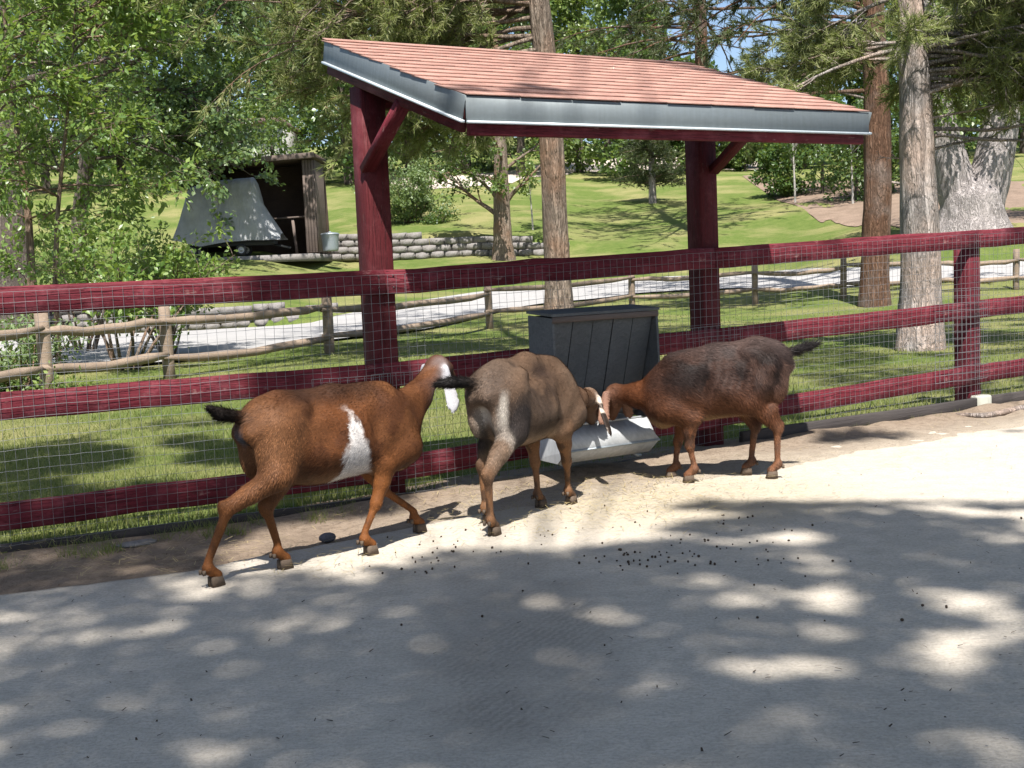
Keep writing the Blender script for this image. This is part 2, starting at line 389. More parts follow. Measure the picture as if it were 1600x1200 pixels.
def slab_mat():
    t = NT('paddock_slab'); v = t.coord('Object')
    n = t.noise(v, .8, 6, .62); n2 = t.noise(v, 7, 6, .72); n3 = t.noise(v, 75, 4, .65); n4 = t.noise(v, 240, 2, .5)
    c = t.mix(t.ramp(n, [(.3, 0.), (.72, 1.)]), (.49, .435, .355), (.57, .51, .425))
    c = t.mix(t.ramp(n2, [(.42, 0.), (.70, .6)]), c, (.34, .31, .255))
    c = t.mix(t.ramp(n3, [(.42, 0.), (.72, .55)]), c, (.25, .228, .185))
    scr = t.noise(t.coord('Object', (2.2, 14, 1), (0, 0, .55)), 9, 5, .7, .6)
    c = t.mix(t.ramp(scr, [(.48, 0.), (.70, .55)]), c, (.30, .272, .222))
    c = t.mix(t.ramp(n4, [(.56, 0.), (.76, .45)]), c, (.50, .47, .44))
    # manure stain with the tread marks of a small tractor
    sep = t.node('ShaderNodeSeparateXYZ', {'Vector': t.coord('Object')})
    dx = t.math('MULTIPLY', t.math('SUBTRACT', sep.outputs[0], -.02), 1 / .42)
    dy = t.math('MULTIPLY', t.math('SUBTRACT', sep.outputs[1], 4.05), 1 / 1.15)
    rad = t.math('ADD', t.math('MULTIPLY', dx, dx), t.math('MULTIPLY', dy, dy))
    rad = t.math('ADD', rad, t.math('MULTIPLY', t.math('SUBTRACT', n2, .5), 1.6))
    rad = t.math('ADD', rad, t.math('MULTIPLY', t.math('SUBTRACT', t.noise(v, 2.6, 4), .5), 2.0))
    stain = t.ramp(rad, [(.1, .62), (1.4, 0.)])
    wv = t.node('ShaderNodeTexWave', {'Vector': t.coord('Object', (1, 1, 1), (0, 0, .5)), 'Scale': 11.0, 'Distortion': 5.0, 'Detail': 3.0, 'Detail Scale': 2.5}, wave_type='BANDS').outputs['Fac']
    tread = t.math('MULTIPLY', t.math('ADD', .55, t.math('MULTIPLY', t.math('MULTIPLY', wv, .3), t.ramp(t.noise(v, 1.9, 3), [(.42, 0.), (.6, 1.)]))), stain)
    c = t.mix(tread, c, (.135, .12, .10))
    # a film of dust and trodden hay near the feeder
    hx = t.math('MULTIPLY', t.math('SUBTRACT', sep.outputs[0], .75), 1 / 1.25)
    hy = t.math('MULTIPLY', t.math('SUBTRACT', sep.outputs[1], 6.35), 1 / .9)
    hr = t.math('ADD', t.math('ADD', t.math('MULTIPLY', hx, hx), t.math('MULTIPLY', hy, hy)), t.math('MULTIPLY', t.math('SUBTRACT', n2, .5), 1.4))
    c = t.mix(t.ramp(hr, [(.1, .6), (1.7, 0.)]), c, (.36, .305, .215))
    h = t.math('ADD', t.math('MULTIPLY', n3, .6), t.math('ADD', t.math('MULTIPLY', n2, 1.3), t.math('MULTIPLY', wv, t.math('MULTIPLY', stain, .12))))
    t.bump(h, .8, .016); return t.set(c, .93, 0, .12)
M['slab'] = slab_mat()
def coat(name, rough=.62, sheen=.0):
    t = NT(name); a = t.node('ShaderNodeVertexColor', layer_name='Col')
    n = t.noise(t.coord('Object', (60, 60, 140)), 2.0, 3)
    n0 = t.noise(t.coord('Object', (18, 18, 40)), 1.0, 4, .7)
    n = t.math('ADD', t.math('MULTIPLY', n, .5), t.math('MULTIPLY', n0, .5))
    c = t.mix(t.ramp(n, [(.35, 0.), (.65, .6)]), a.outputs['Color'], t.mix(.6, a.outputs['Color'], (0, 0, 0)))
    t.bump(n, .2, .004); t.b.inputs['Sheen Weight'].default_value = sheen
    return t.set(c, rough, 0, .14)
M['coat'] = coat('goat_coat'); 
def furm():
    t = NT('goat_fur'); a = t.node('ShaderNodeVertexColor', layer_name='Col')
    return t.set(a.outputs['Color'], .55, 0, .14)
M['fur'] = furm()
M['hoof'] = earth('hoof_horn', (.085, .062, .045), (.15, .115, .085), (.04, .03, .022), .2)
M['eye'] = metal('eye', (.02, .012, .006), .12, 0)
def tarp():
    t = NT('grey_tarp'); v = t.coord('Object'); n = t.noise(v, 2.2, 5)
    t.bump(t.noise(t.coord('Object', (1, 1, .4)), 7, 5), .6, .08)
    return t.set(t.mix(t.ramp(n, [(.3, 0.), (.7, 1.)]), (.23, .238, .24), (.33, .338, .34)), .55, 0, .4)
M['tarp'] = tarp()
M['stucco'] = earth('pale_stucco', (.52, .50, .47), (.58, .56, .53), (.46, .44, .42), .2)
M['roof_far'] = earth('brown_roof', (.14, .10, .085), (.18, .13, .11), (.11, .08, .07), .3)
M['glass'] = metal('dark_window', (.03, .035, .04), .1, 0)
# ------------------------------------------------------------------ terrain
PROF = [  # (X/Y, [(distance, height) ...])
    (-1.2, [(0, 0), (33.2, 0), (33.5, .72), (46, 2.2), (60, 3.4), (80, 7.3), (130, 15)]),
    (-.20, [(0, 0), (33.2, 0), (33.5, .72), (46, 2.2), (60, 3.4), (80, 7.3), (130, 15)]),
    (-.13, [(0, 0), (33.0, .05), (35.5, .55), (41, 1.0), (49.8, 1.9), (50.1, 2.9), (55, 3.4), (80, 7.4), (130, 15)]),
    (-.03, [(0, 0), (30, .0), (40, .6), (44, 1.3), (49.8, 1.9), (50.1, 2.85), (53, 3.1), (80, 7.4), (130, 15)]),
    (.035, [(0, 0), (30, .0), (40, .55), (44, 1.1), (49.8, 1.75), (50.1, 2.35), (53, 2.9), (80, 7.2), (130, 15)]),
    (.075, [(0, 0), (30, .0), (40, .5), (44, 1.1), (49.8, 2.0), (53, 2.5), (80, 7.0), (130, 14)]),
    (.20, [(0, 0), (30, .0), (34, .27), (40, .5), (45, 1.25), (55, 3.0), (75, 6.2), (130, 13)]),
    (.32, [(0, 0), (28, .0), (32, .3), (36, .9), (42, 2.1), (55, 3.6), (75, 6.4), (130, 13)]),
    (.38, [(0, 0), (27, .0), (30, .2), (34, .8), (35, 1.2), (38, 1.95), (50, 3.2), (75, 6.5), (130, 13)]),
    (1.2, [(0, 0), (27, .0), (30, .2), (34, .8), (35, 1.2), (38, 1.95), (50, 3.2), (75, 6.5), (130, 13)]),
]
_pa = np.array([p[0] for p in PROF])
def zt(X, Y):
    X = np.asarray(X, float); Y = np.maximum(np.asarray(Y, float), 1e-3); a = np.clip(X / Y, -1.19, 1.19)
    Zs = np.stack([np.interp(Y, [q[0] for q in p[1]], [q[1] for q in p[1]]) for p in PROF])
    j = np.clip(np.searchsorted(_pa, a) - 1, 0, len(_pa) - 2); w = (a - _pa[j]) / (_pa[j + 1] - _pa[j])
    z = np.take_along_axis(Zs, j[None], 0)[0] * (1 - w) + np.take_along_axis(Zs, (j + 1)[None], 0)[0] * w
    return z
def hit(x, y):
    """where the terrain lies along this line of sight"""
    d = ray(x, y); d = d / d[1]
    Ys = np.arange(9, 140, .05); P = CP + Ys[:, None] * d
    below = np.nonzero(P[:, 2] <= zt(P[:, 0], P[:, 1]))[0]
    p = P[below[0]] if len(below) else P[-1]
    return np.array([p[0], p[1], float(zt(p[0:1], p[1:2])[0])])

Ds = np.unique(np.concatenate([[q[0] for p in PROF for q in p[1] if q[0] > 2], np.linspace(2, 33.0, 48), [33.2, 33.35, 33.5], np.linspace(34, 49.5, 24), [49.8, 49.95, 50.1], np.linspace(51, 130, 50)]).round(3))
As = np.unique(np.concatenate([[p[0] for p in PROF], np.linspace(-1.2, -.5, 12), np.linspace(-.47, .47, 90), np.linspace(.5, 1.2, 12)]).round(4))
gx = As[None] * Ds[:, None]; gy = np.repeat(Ds[:, None], len(As), 1)
gz = zt(gx.ravel(), gy.ravel()).reshape(gx.shape)
gz = gz + (vnoise(np.stack([gx, gy], -1), .16, 3) - .5) * np.clip((gy - 12) / 20, 0, 1) * .3
gz = gz - np.clip((9.5 - gy) / 3, 0, 1) * 0
V = np.stack([gx, gy, gz], -1).reshape(-1, 3); nA = len(As)
i = np.arange(len(Ds) - 1)[:, None] * nA + np.arange(nA - 1)[None]
F = np.stack([i, i + 1, i + nA + 1, i + nA], -1).reshape(-1, 4)
keep = (fence_v(V[:, 0], V[:, 1]) > -.6)[F].any(1)
V[:, 2] -= np.where(fence_v(V[:, 0], V[:, 1]) < .05, .12, 0.0)
lawn = link('lawn', mesh_np('lawn', V, F[keep], True), M['lawn']); tag(lawn, 'green lawn and grassy hillside beyond the red fence', None, None, 'structure')
far_bits = []
def strip(name, near, far, mat, lift, label, n=60, m=6):
    near = np.array(near, float); far = np.array(far, float); t = np.linspace(0, 1, n)
    def rs(p):
        return np.stack([np.interp(t, np.linspace(0, 1, len(p)), p[:, k]) for k in (0, 1)], -1)
    a = rs(near); b = rs(far); V = np.zeros((n, m, 3))
    if mat is not M['concrete']:
        a[:, 1] += 7 * (vnoise(a * [1, 0], .06, 12) - .5) + 4 * (vnoise(a * [1, 0], .2, 13) - .5); b[:, 1] += 7 * (vnoise(b * [1, 0], .06, 14) - .5)
    for q in range(n):
        pa = hit(*a[q]); pb = hit(*b[q])
        for k in range(m):
            p = pa + (pb - pa) * k / (m - 1); p[2] = zt(p[0:1], p[1:2])[0]
            V[q, k] = p
    # follow the real lawn surface
    P = V[..., :2]; V[..., 2] += (vnoise(P, .16, 3) - .5) * np.clip((P[..., 1] - 12) / 20, 0, 1) * .3 + lift
    i = np.arange(n - 1)[:, None] * m + np.arange(m - 1)[None]
    F = np.stack([i, i + m, i + m + 1, i + 1], -1).reshape(-1, 4)
    V = V.reshape(-1, 3)
    o = link(name, mesh_np(name, V, F, True), mat); tag(o, label, None, None, 'structure'); return o
strip('path', [(-60, 600), (100, 586), (300, 566), (480, 541), (600, 524), (750, 503), (870, 479), (1000, 463), (1150, 456), (1400, 447), (1660, 436)],
      [(-60, 530), (100, 524), (300, 516), (480, 505), (600, 478), (750, 456), (870, 445), (1000, 438), (1150, 434), (1400, 424), (1660, 412)],
      M['concrete'], .05, 'pale concrete path curving past the split rail fence')
strip('dirt_road', [(600, 296), (760, 291), (900, 268), (1000, 262), (1200, 268)], [(600, 276), (760, 272), (900, 250), (1000, 246), (1200, 256)], M['road'], .03, 'pale dirt road along the top of the hill lawn')
strip('soil_bed', [(1270, 338), (1330, 350), (1400, 357), (1500, 360), (1680, 360)], [(1160, 278), (1300, 283), (1400, 285), (1500, 285), (1680, 285)], M['litter'], .03, 'bare brown soil under the trees at the right')

# ------------------------------------------------------------------ paddock ground
EDGE_U = np.array([-6., -4.2, -2.335, -1.57, -1.194, -.6, 0, 1, 3, 9]); EDGE_V = np.array([-.55, -.62, -.80, -.945, -.89, -.84, -.75, -.6, -.45, -.4])
def edge_v(u): return np.interp(u, EDGE_U, EDGE_V) + .03 * (vnoise(np.stack([u, u * 0], -1), 3.1, 4) - .5) + .02 * (vnoise(np.stack([u, u * 0], -1), 17, 5) - .5)
us = np.concatenate([np.linspace(-9, -3.2, 20), np.linspace(-3, 6, 226), np.linspace(6.3, 12, 16)])
ts = np.concatenate([[0, .0004, .004], np.linspace(.012, .3, 70) ** 1, np.linspace(.32, 1, 40)])
U, T = np.meshgrid(us, ts, indexing='ij'); E = edge_v(us)[:, None]
Vv = E - T * 13.0
X = FB[0] + D2[0] * U + N2[0] * Vv; Y = FB[1] + D2[1] * U + N2[1] * Vv
Z = .006 * (fbm(np.stack([X, Y], -1), 1.6, 21) - .5) * np.clip(T * 40, 0, 1)
Z[:, 0] = -.07; Z[:, 1] -= .004
V = np.stack([X, Y, Z], -1).reshape(-1, 3); nT = len(ts)
i = np.arange(len(us) - 1)[:, None] * nT + np.arange(nT - 1)[None]
F = np.stack([i, i + nT, i + nT + 1, i + 1], -1).reshape(-1, 4)[:, ::-1]
slab = link('paddock_ground', mesh_np('paddock_ground', V, F, True), M['slab']); tag(slab, 'pale dusty concrete floor of the goat paddock', None, None, 'structure')
# the dirt strip along the fence, heaped up and covering the slab's edge toward the right
us = np.linspace(-5.5, 10, 420); vs = np.linspace(-1.5, .28, 76)
U, Vv = np.meshgrid(us, vs, indexing='ij')
X = FB[0] + D2[0] * U + N2[0] * Vv; Y = FB[1] + D2[1] * U + N2[1] * Vv
lft = U < 0
fv = np.where(U < 0, fence_v(X, Y), Vv)
P2 = np.stack([X, Y], -1)
cover = np.clip((U + .75) / .9, 0, 1) * np.clip((Vv + 1.15 + .35 * (fbm(P2, 1.8, 31) - .5)) / .35, 0, 1)
Z = -.035 + .045 * cover + (.035 * (fbm(P2, 2.6, 41) - .5) + .02 * (fbm(P2, 9, 43) - .5)) * (.5 + .5 * cover)
Z += .025 * np.exp(-((fv + .16) / .12) ** 2) * (.4 + fbm(P2, 3.0, 44))
Z = np.where(cover < .05, np.minimum(Z, -.012), Z)
V = np.stack([X, Y, Z], -1).reshape(-1, 3); nV = len(vs)
i = np.arange(len(us) - 1)[:, None] * nV + np.arange(nV - 1)[None]
F = np.stack([i, i + nV, i + nV + 1, i + 1], -1).reshape(-1, 4)
keep = (fv.ravel() < .2)[F].all(1)
dirt = link('dirt_ground', mesh_np('dirt_ground', V, F[keep], True), M['dirt']); tag(dirt, 'bare brown dirt strip along the foot of the fence', None, None, 'structure')

# ------------------------------------------------------------------ red board fence with wire mesh
fence = thing('board_fence', 'red painted three rail board fence backed with galvanised wire mesh', 'fence', FA)
RAILS = [(1.270, 1.277, 1.394, 1.45), (.757, .757, .849, .90), (.215, .228, .346, .40)]   # top heights at A, B, C, far end
UEND = 9.0
for (za, zb, zc, zd) in RAILS:
    hb = .137
    for (p, q, za_, zb_) in ((S1(-4.2, -.019, 0), S1(-1.35, -.019, 0), za, za), (S1(-1.342, -.019, 0), S2(-.118, -.019, 0), za, zb),
                             (S2(-.112, -.019, 0), S2(2.28, -.019, 0), zb, zb + (zc - zb) * .46), (S2(2.286, -.019, 0), S2(4.95, -.019, 0), zb + (zc - zb) * .46, zc),
                             (S2(4.956, -.019, 0), S2(7.4, -.019, 0), zc, zd), (S2(7.406, -.019, 0), S2(UEND + .7, -.019, 0), zd, zd)):
        beam('rail', p + ZUP * (za_ - hb / 2), q + ZUP * (zb_ - hb / 2), .038, hb, M['red'], fence, nseg=12, wob=.0028)
def post(name, p, z0, z1, w, mat, parent, dirn=D2):
    return beam(name, np.array([p[0], p[1], z0]), np.array([p[0], p[1], z1]), w, w, mat, parent, up=(-dirn[0], -dirn[1], 0), ch=.008, nseg=4, wob=.0005)
for (p, dr, zt_) in ((S1(-1.35, .075, 0), D1, 1.255), (S2(4.95, .075, 0), D2, 1.385), (S2(7.4, .075, 0), D2, 1.42)):
    post('fence_post', p, -.25, zt_, .145, M['red'], fence, dr)
def footing(p):
    me = lathe('footing', [(0, .11), (.075, .11), (.082, .10), (.084, -.05)], 20)
    link('footing', me, M['foot'], fence, Matrix.Translation(Vector(p)))
footing(S2(4.965, -.03, 0))
# nails on the rails at the posts
nail = lathe('nail', [(0, .003), (.005, .0025), (.0065, 0)], 8)
for (uu, f, zz) in [(-.16, S2, 1.277), (-.07, S2, 1.277), (2.24, S2, 1.33), (2.32, S2, 1.33), (4.91, S2, 1.394), (4.99, S2, 1.394), (-.16, S2, .757), (-.07, S2, .757), (4.91, S2, .849), (4.99, S2, .849)]:
    for dz in (.035, .1):
        p = f(uu, -.0385, zz - dz)
        link('nail', nail, M['nail'], fence, frame(p, D2, -N2))
# wire mesh: 2 inch squares, slightly buckled, tied to the front of the rails
def mesh_panel(name, fn, u0, u1, zfun, nd=D2, seed=0, v0=-.0435, rad=.00095, top=1.24):
    st = .0508; Vs = []; Fs = []; n = 0
    def disp(u, z):
        Q = np.stack([u, z], -1)
        dv = -.013 * fbm(Q, 2.2, 60 + seed) - .004 * vnoise(Q, 9, 63 + seed)
        dz = .014 * (fbm(Q * [1, .4], 3.3, 66 + seed) - .5) + .006 * (vnoise(Q, 11, 70 + seed) - .5)
        du = .012 * (fbm(Q * [.6, 1], 3.0, 73 + seed) - .5)
        return du, dv, dz
    def wire(uu, zz, r):
        nonlocal n
        du, dv, dz = disp(uu, zz)
        P = np.array([fn(a, v0 + b, c) for a, b, c in zip(uu + du, dv, zz + dz)])
        Vv, F4, F3 = tube_vf(P, np.full(len(P), r), 4)
        Vs.append(Vv); Fs.append(F4 + n); n += len(Vv)
    for u in np.arange(u0, u1, st):
        zb, zt_ = zfun(u); zz = np.linspace(zb, zt_, 19); wire(np.full(19, u), zz, rad)
    nz = int((zfun(u0)[1] - zfun(u0)[0]) / st)
    uu = np.arange(u0, u1 + .001, st * 1.5)
    for k in range(nz + 1):
        zz = np.array([zfun(a)[0] for a in uu]) + (np.array([zfun(a)[1] - zfun(a)[0] for a in uu])) * k / nz
        wire(uu, zz, rad)
    o = link(name, mesh_np(name, np.concatenate(Vs), np.concatenate(Fs), True), M['wire'], fence); o['kind'] = 'stuff'; return o
mesh_panel('wire_mesh', S1, -2.6, L1 + .02, lambda u: (.015, 1.245), D1, 0)
mesh_panel('wire_mesh', S2, .0, 4.96, lambda u: (.015 + .085 * np.clip(u / 4.9, 0, 1), 1.25 + .11 * np.clip(u / 4.9, 0, 1)), D2, 5)
mesh_panel('wire_mesh', S2, 4.9, 7.6, lambda u: (.10, 1.36), D2, 9, -.047)
mesh_panel('wire_mesh_patch', S2, -.55 + .3, .16, lambda u: (.60, .70), D2, 15, -.056, .0015)
mesh_panel('wire_mesh_patch', S1, 1.55, 2.05, lambda u: (.64, .70), D1, 16, -.056, .0015)
mesh_panel('wire_mesh_patch', S2, 2.0, 2.5, lambda u: (.62, .82), D2, 17, -.056, .0015)
mesh_panel('wire_mesh_patch', S2, 4.4, 5.02, lambda u: (.25, .95), D2, 18, -.058, .0015)
for (a, b, z) in ((S1(-4, -.03, 0), S1(L1 - .05, -.03, 0), -.02), (S2(0, -.03, 0), S2(2.3, -.03, 0), -.02), (S2(2.45, -.06, 0), S2(4.86, -.06, 0), .045), (S2(5.06, -.06, 0), S2(8.5, -.06, 0), .05)):
    beam('base_board', a + ZUP * z, b + ZUP * (z + .005), .045, .10 if z > 0 else .055, M['basewood'], fence, nseg=6, wob=.003)

# ------------------------------------------------------------------ feed shelter
sh = thing('feed_shelter', 'red timber shelter with sloping red shingle roof and metal fascia', 'shelter', S2(1.14, .075, 0))
UL, UR, VF, VB = -.20, 2.50, -1.146, .42
def zr(v): return 2.07 + (v - VF) * .335            # top of the roof deck
post('post', S2(-.115, .076, 0), -.3, zr(.076) - .19, .15, M['red_shaded'], sh)
post('post', S2(2.28, .076, 0), -.3, zr(.076) - .19, .15, M['red_shaded'], sh)
slope = Vector(N2 + ZUP * .335).normalized(); nrm = Vector(D2).cross(slope).normalized()
def rp(u, v, dz): return S2(u, v, zr(v) + dz)
# deck
deck = beam('roof', rp((UL + UR) / 2, VF + .012, -.021), rp((UL + UR) / 2, VB - .01, -.021), UR - UL - .016, .022, M['red_shaded'], sh, up=nrm)
sl = math.sqrt(1 + .335 ** 2); rows = 13; L = (VB - VF) * sl; ex = L / rows
for r in range(rows):
    offs = (.15 if r % 2 else 0) + RNG.uniform(-.02, .02)
    u = UL - .012 - offs
    while u < UR + .01:
        w = .30; a = max(u, UL - .014 + RNG.uniform(-.004, .003)); b = min(u + w - .004, UR + .014)
        if b - a > .02:
            v0 = VF - .022 + r * ex / sl + RNG.uniform(-.0025, .0025)
            p0 = rp((a + b) / 2, v0, .008); p1 = rp((a + b) / 2, v0 + (ex + .035) / sl, -.001)
            beam('shingle', p0, p1, b - a, .007, M['shingle'], deck, up=nrm, ch=.001)
        u += w
# ridge edge strip
beam('ridge_trim', rp(UL - .01, VB - .02, .012), rp(UR + .01, VB - .02, .012), .07, .007, M['shingle'], sh, up=nrm, ch=.001)
# galvanised fascia, with a bent-out bright lower lip, front and both rakes
FH = .118
def fascia(a, b, outv):
    a = np.asarray(a); b = np.asarray(b); outv = np.asarray(outv)
    o = beam('metal_fascia', a - ZUP * (FH / 2 + .004), b - ZUP * (FH / 2 + .004), .004, FH, M['flash'], sh, ch=.0008)
    beam('fascia_lip', a - ZUP * (FH + .008) + outv * .010, b - ZUP * (FH + .008) + outv * .010, .022, .012, M['flashlip'], o, ch=.002)
fascia(rp(UL, VF - .012, .002), rp(UR, VF - .012, .002), -N2)
fascia(rp(UL - .008, VF - .010, .004), rp(UL - .008, VB, .004), -D2)
fascia(rp(UR + .008, VF - .010, .004), rp(UR + .008, VB, .004), D2)
# red timber behind the metal
beam('eave_beam', rp(UL + .03, VF + .022, -.115), rp(UR - .03, VF + .022, -.115), .04, .155, M['red'], sh, nseg=4)
for uu in (UL + .022, .42, 1.14, 1.86, UR - .022):
    d0 = -.112 if uu in (UL + .022, UR - .022) else -.10
    beam('rafter', rp(uu, VF + .046, d0), rp(uu, VB - .02, d0), .038, .145 if d0 < -.11 else .13, M['red_shaded'], sh)
beam('post_beam', S2(UL + .05, .076, zr(.076) - .25 + .0), S2(UR - .05, .076, zr(.076) - .25), .10, .12, M['red_shaded'], sh)
# knee braces from the posts forward to the rake rafters
for uu in (-.165, 2.33):
    beam('brace', S2(uu, .02, 1.83), S2(uu, -.46, zr(-.46) - .17), .045, .085, M['red'] if uu < 0 else M['red_shaded'], sh, up=D2)  # right brace takes the shaded copy of the red
for uu in (-.165,):
    for (v, z) in ((.005, 1.87), (-.02, 1.84)):
        link('bolt', nail, M['nail'], sh, frame(S2(uu - .024, v, z), N2, -D2))

# ------------------------------------------------------------------ hay feeder
fd = thing('hay_feeder', 'dark slatted wooden hay feeder with white metal trough on the fence', 'feeder', S2(1.15, -.25, 0))
fu0, fu1 = .80, 1.56
def panel(name, pts, th, mat, parent):
    """flat board of the given outline (list of world points) with thickness th along its normal"""
    P = np.array(pts, float); nn = np.cross(P[1] - P[0], P[2] - P[0]); nn /= np.linalg.norm(nn); k = len(P)
    V = np.concatenate([P + nn * th / 2, P - nn * th / 2]); m = MB()
    F = [tuple(range(k)), tuple(range(2 * k - 1, k - 1, -1))] + [(i, i + k, (i + 1) % k + k, (i + 1) % k) for i in range(k)]
    me = bpy.data.meshes.new(name); me.from_pydata(V.tolist(), [], F); me.update()
    return link(name, me, mat, parent)
for uu in (fu0, fu1):
    panel('side_panel', [S2(uu, -.06, .97), S2(uu, -.315, .955), S2(uu, -.335, .30), S2(uu, -.06, .30)], .016, M['feedwood'], fd)
nb = 5
for k in range(nb):
    a = fu0 + .012 + (fu1 - fu0 - .024) * k / nb; b = fu0 + .012 + (fu1 - fu0 - .024) * (k + 1) / nb - .007
    dz = RNG.uniform(-.004, .004)
    panel('slat', [S2(a, -.285 + dz, .93), S2(b, -.285 + dz, .93), S2(b, -.11 + dz, .34), S2(a, -.11 + dz, .34)], .014, M['feedwood'], fd)
panel('back_panel', [S2(fu0 + .01, -.066, .965), S2(fu1 - .01, -.066, .965), S2(fu1 - .01, -.066, .30), S2(fu0 + .01, -.066, .30)], .012, M['feedwood'], fd)
panel('lid', [S2(fu0 - .012, -.33, .972), S2(fu1 + .012, -.33, .972), S2(fu1 + .012, -.05, .990), S2(fu0 - .012, -.05, .990)], .016, M['feedwood'], fd)
beam('front_trim', S2(fu0 - .005, -.318, .945), S2(fu1 + .005, -.318, .945), .018, .035, M['shedlite'], fd)
# trough: folded white sheet metal
tr = [(-.07, .345), (-.09, .20), (-.17, .125), (-.40, .120), (-.505, .205), (-.405, .335), (-.395, .33), (-.488, .207), (-.395, .134), (-.175, .138), (-.10, .205), (-.08, .345)]
u0, u1 = .74, 1.40
Vt = [S2(u0 + (.06 if v < -.4 and z > .3 else 0) , v, z) for v, z in tr] + [S2(u1 - (.06 if v < -.4 and z > .3 else 0), v, z) for v, z in tr]
k = len(tr); m = MB(); m.add(Vt, [(i, (i + 1) % k, (i + 1) % k + k, i + k) for i in range(k)])
link('trough', m.mesh('trough'), M['trough'], fd)
beam('rim', S2(u0 + .055, -.402, .337), S2(u1 - .055, -.402, .337), .014, .012, M['trough'], fd, ch=.003)
beam('fold_bead', S2(u0 - .002, -.507, .203), S2(u1 + .002, -.507, .203), .008, .010, M['can'], fd, ch=.002)
for uu, s in ((u0, 1), (u1, -1)):
    panel('trough_end', [S2(uu + s * .03, -.075, .34), S2(uu + s * .05, -.405, .33), S2(uu - s * .004, -.50, .205), S2(uu - s * .004, -.40, .122), S2(uu - s * .004, -.17, .127), S2(uu, -.09, .20)], .004, M['trough'], fd)
for uu in (.80, 1.33):
    beam('bracket', S2(uu, -.05, .16), S2(uu, -.40, .105), .03, .018, M['can'], fd)
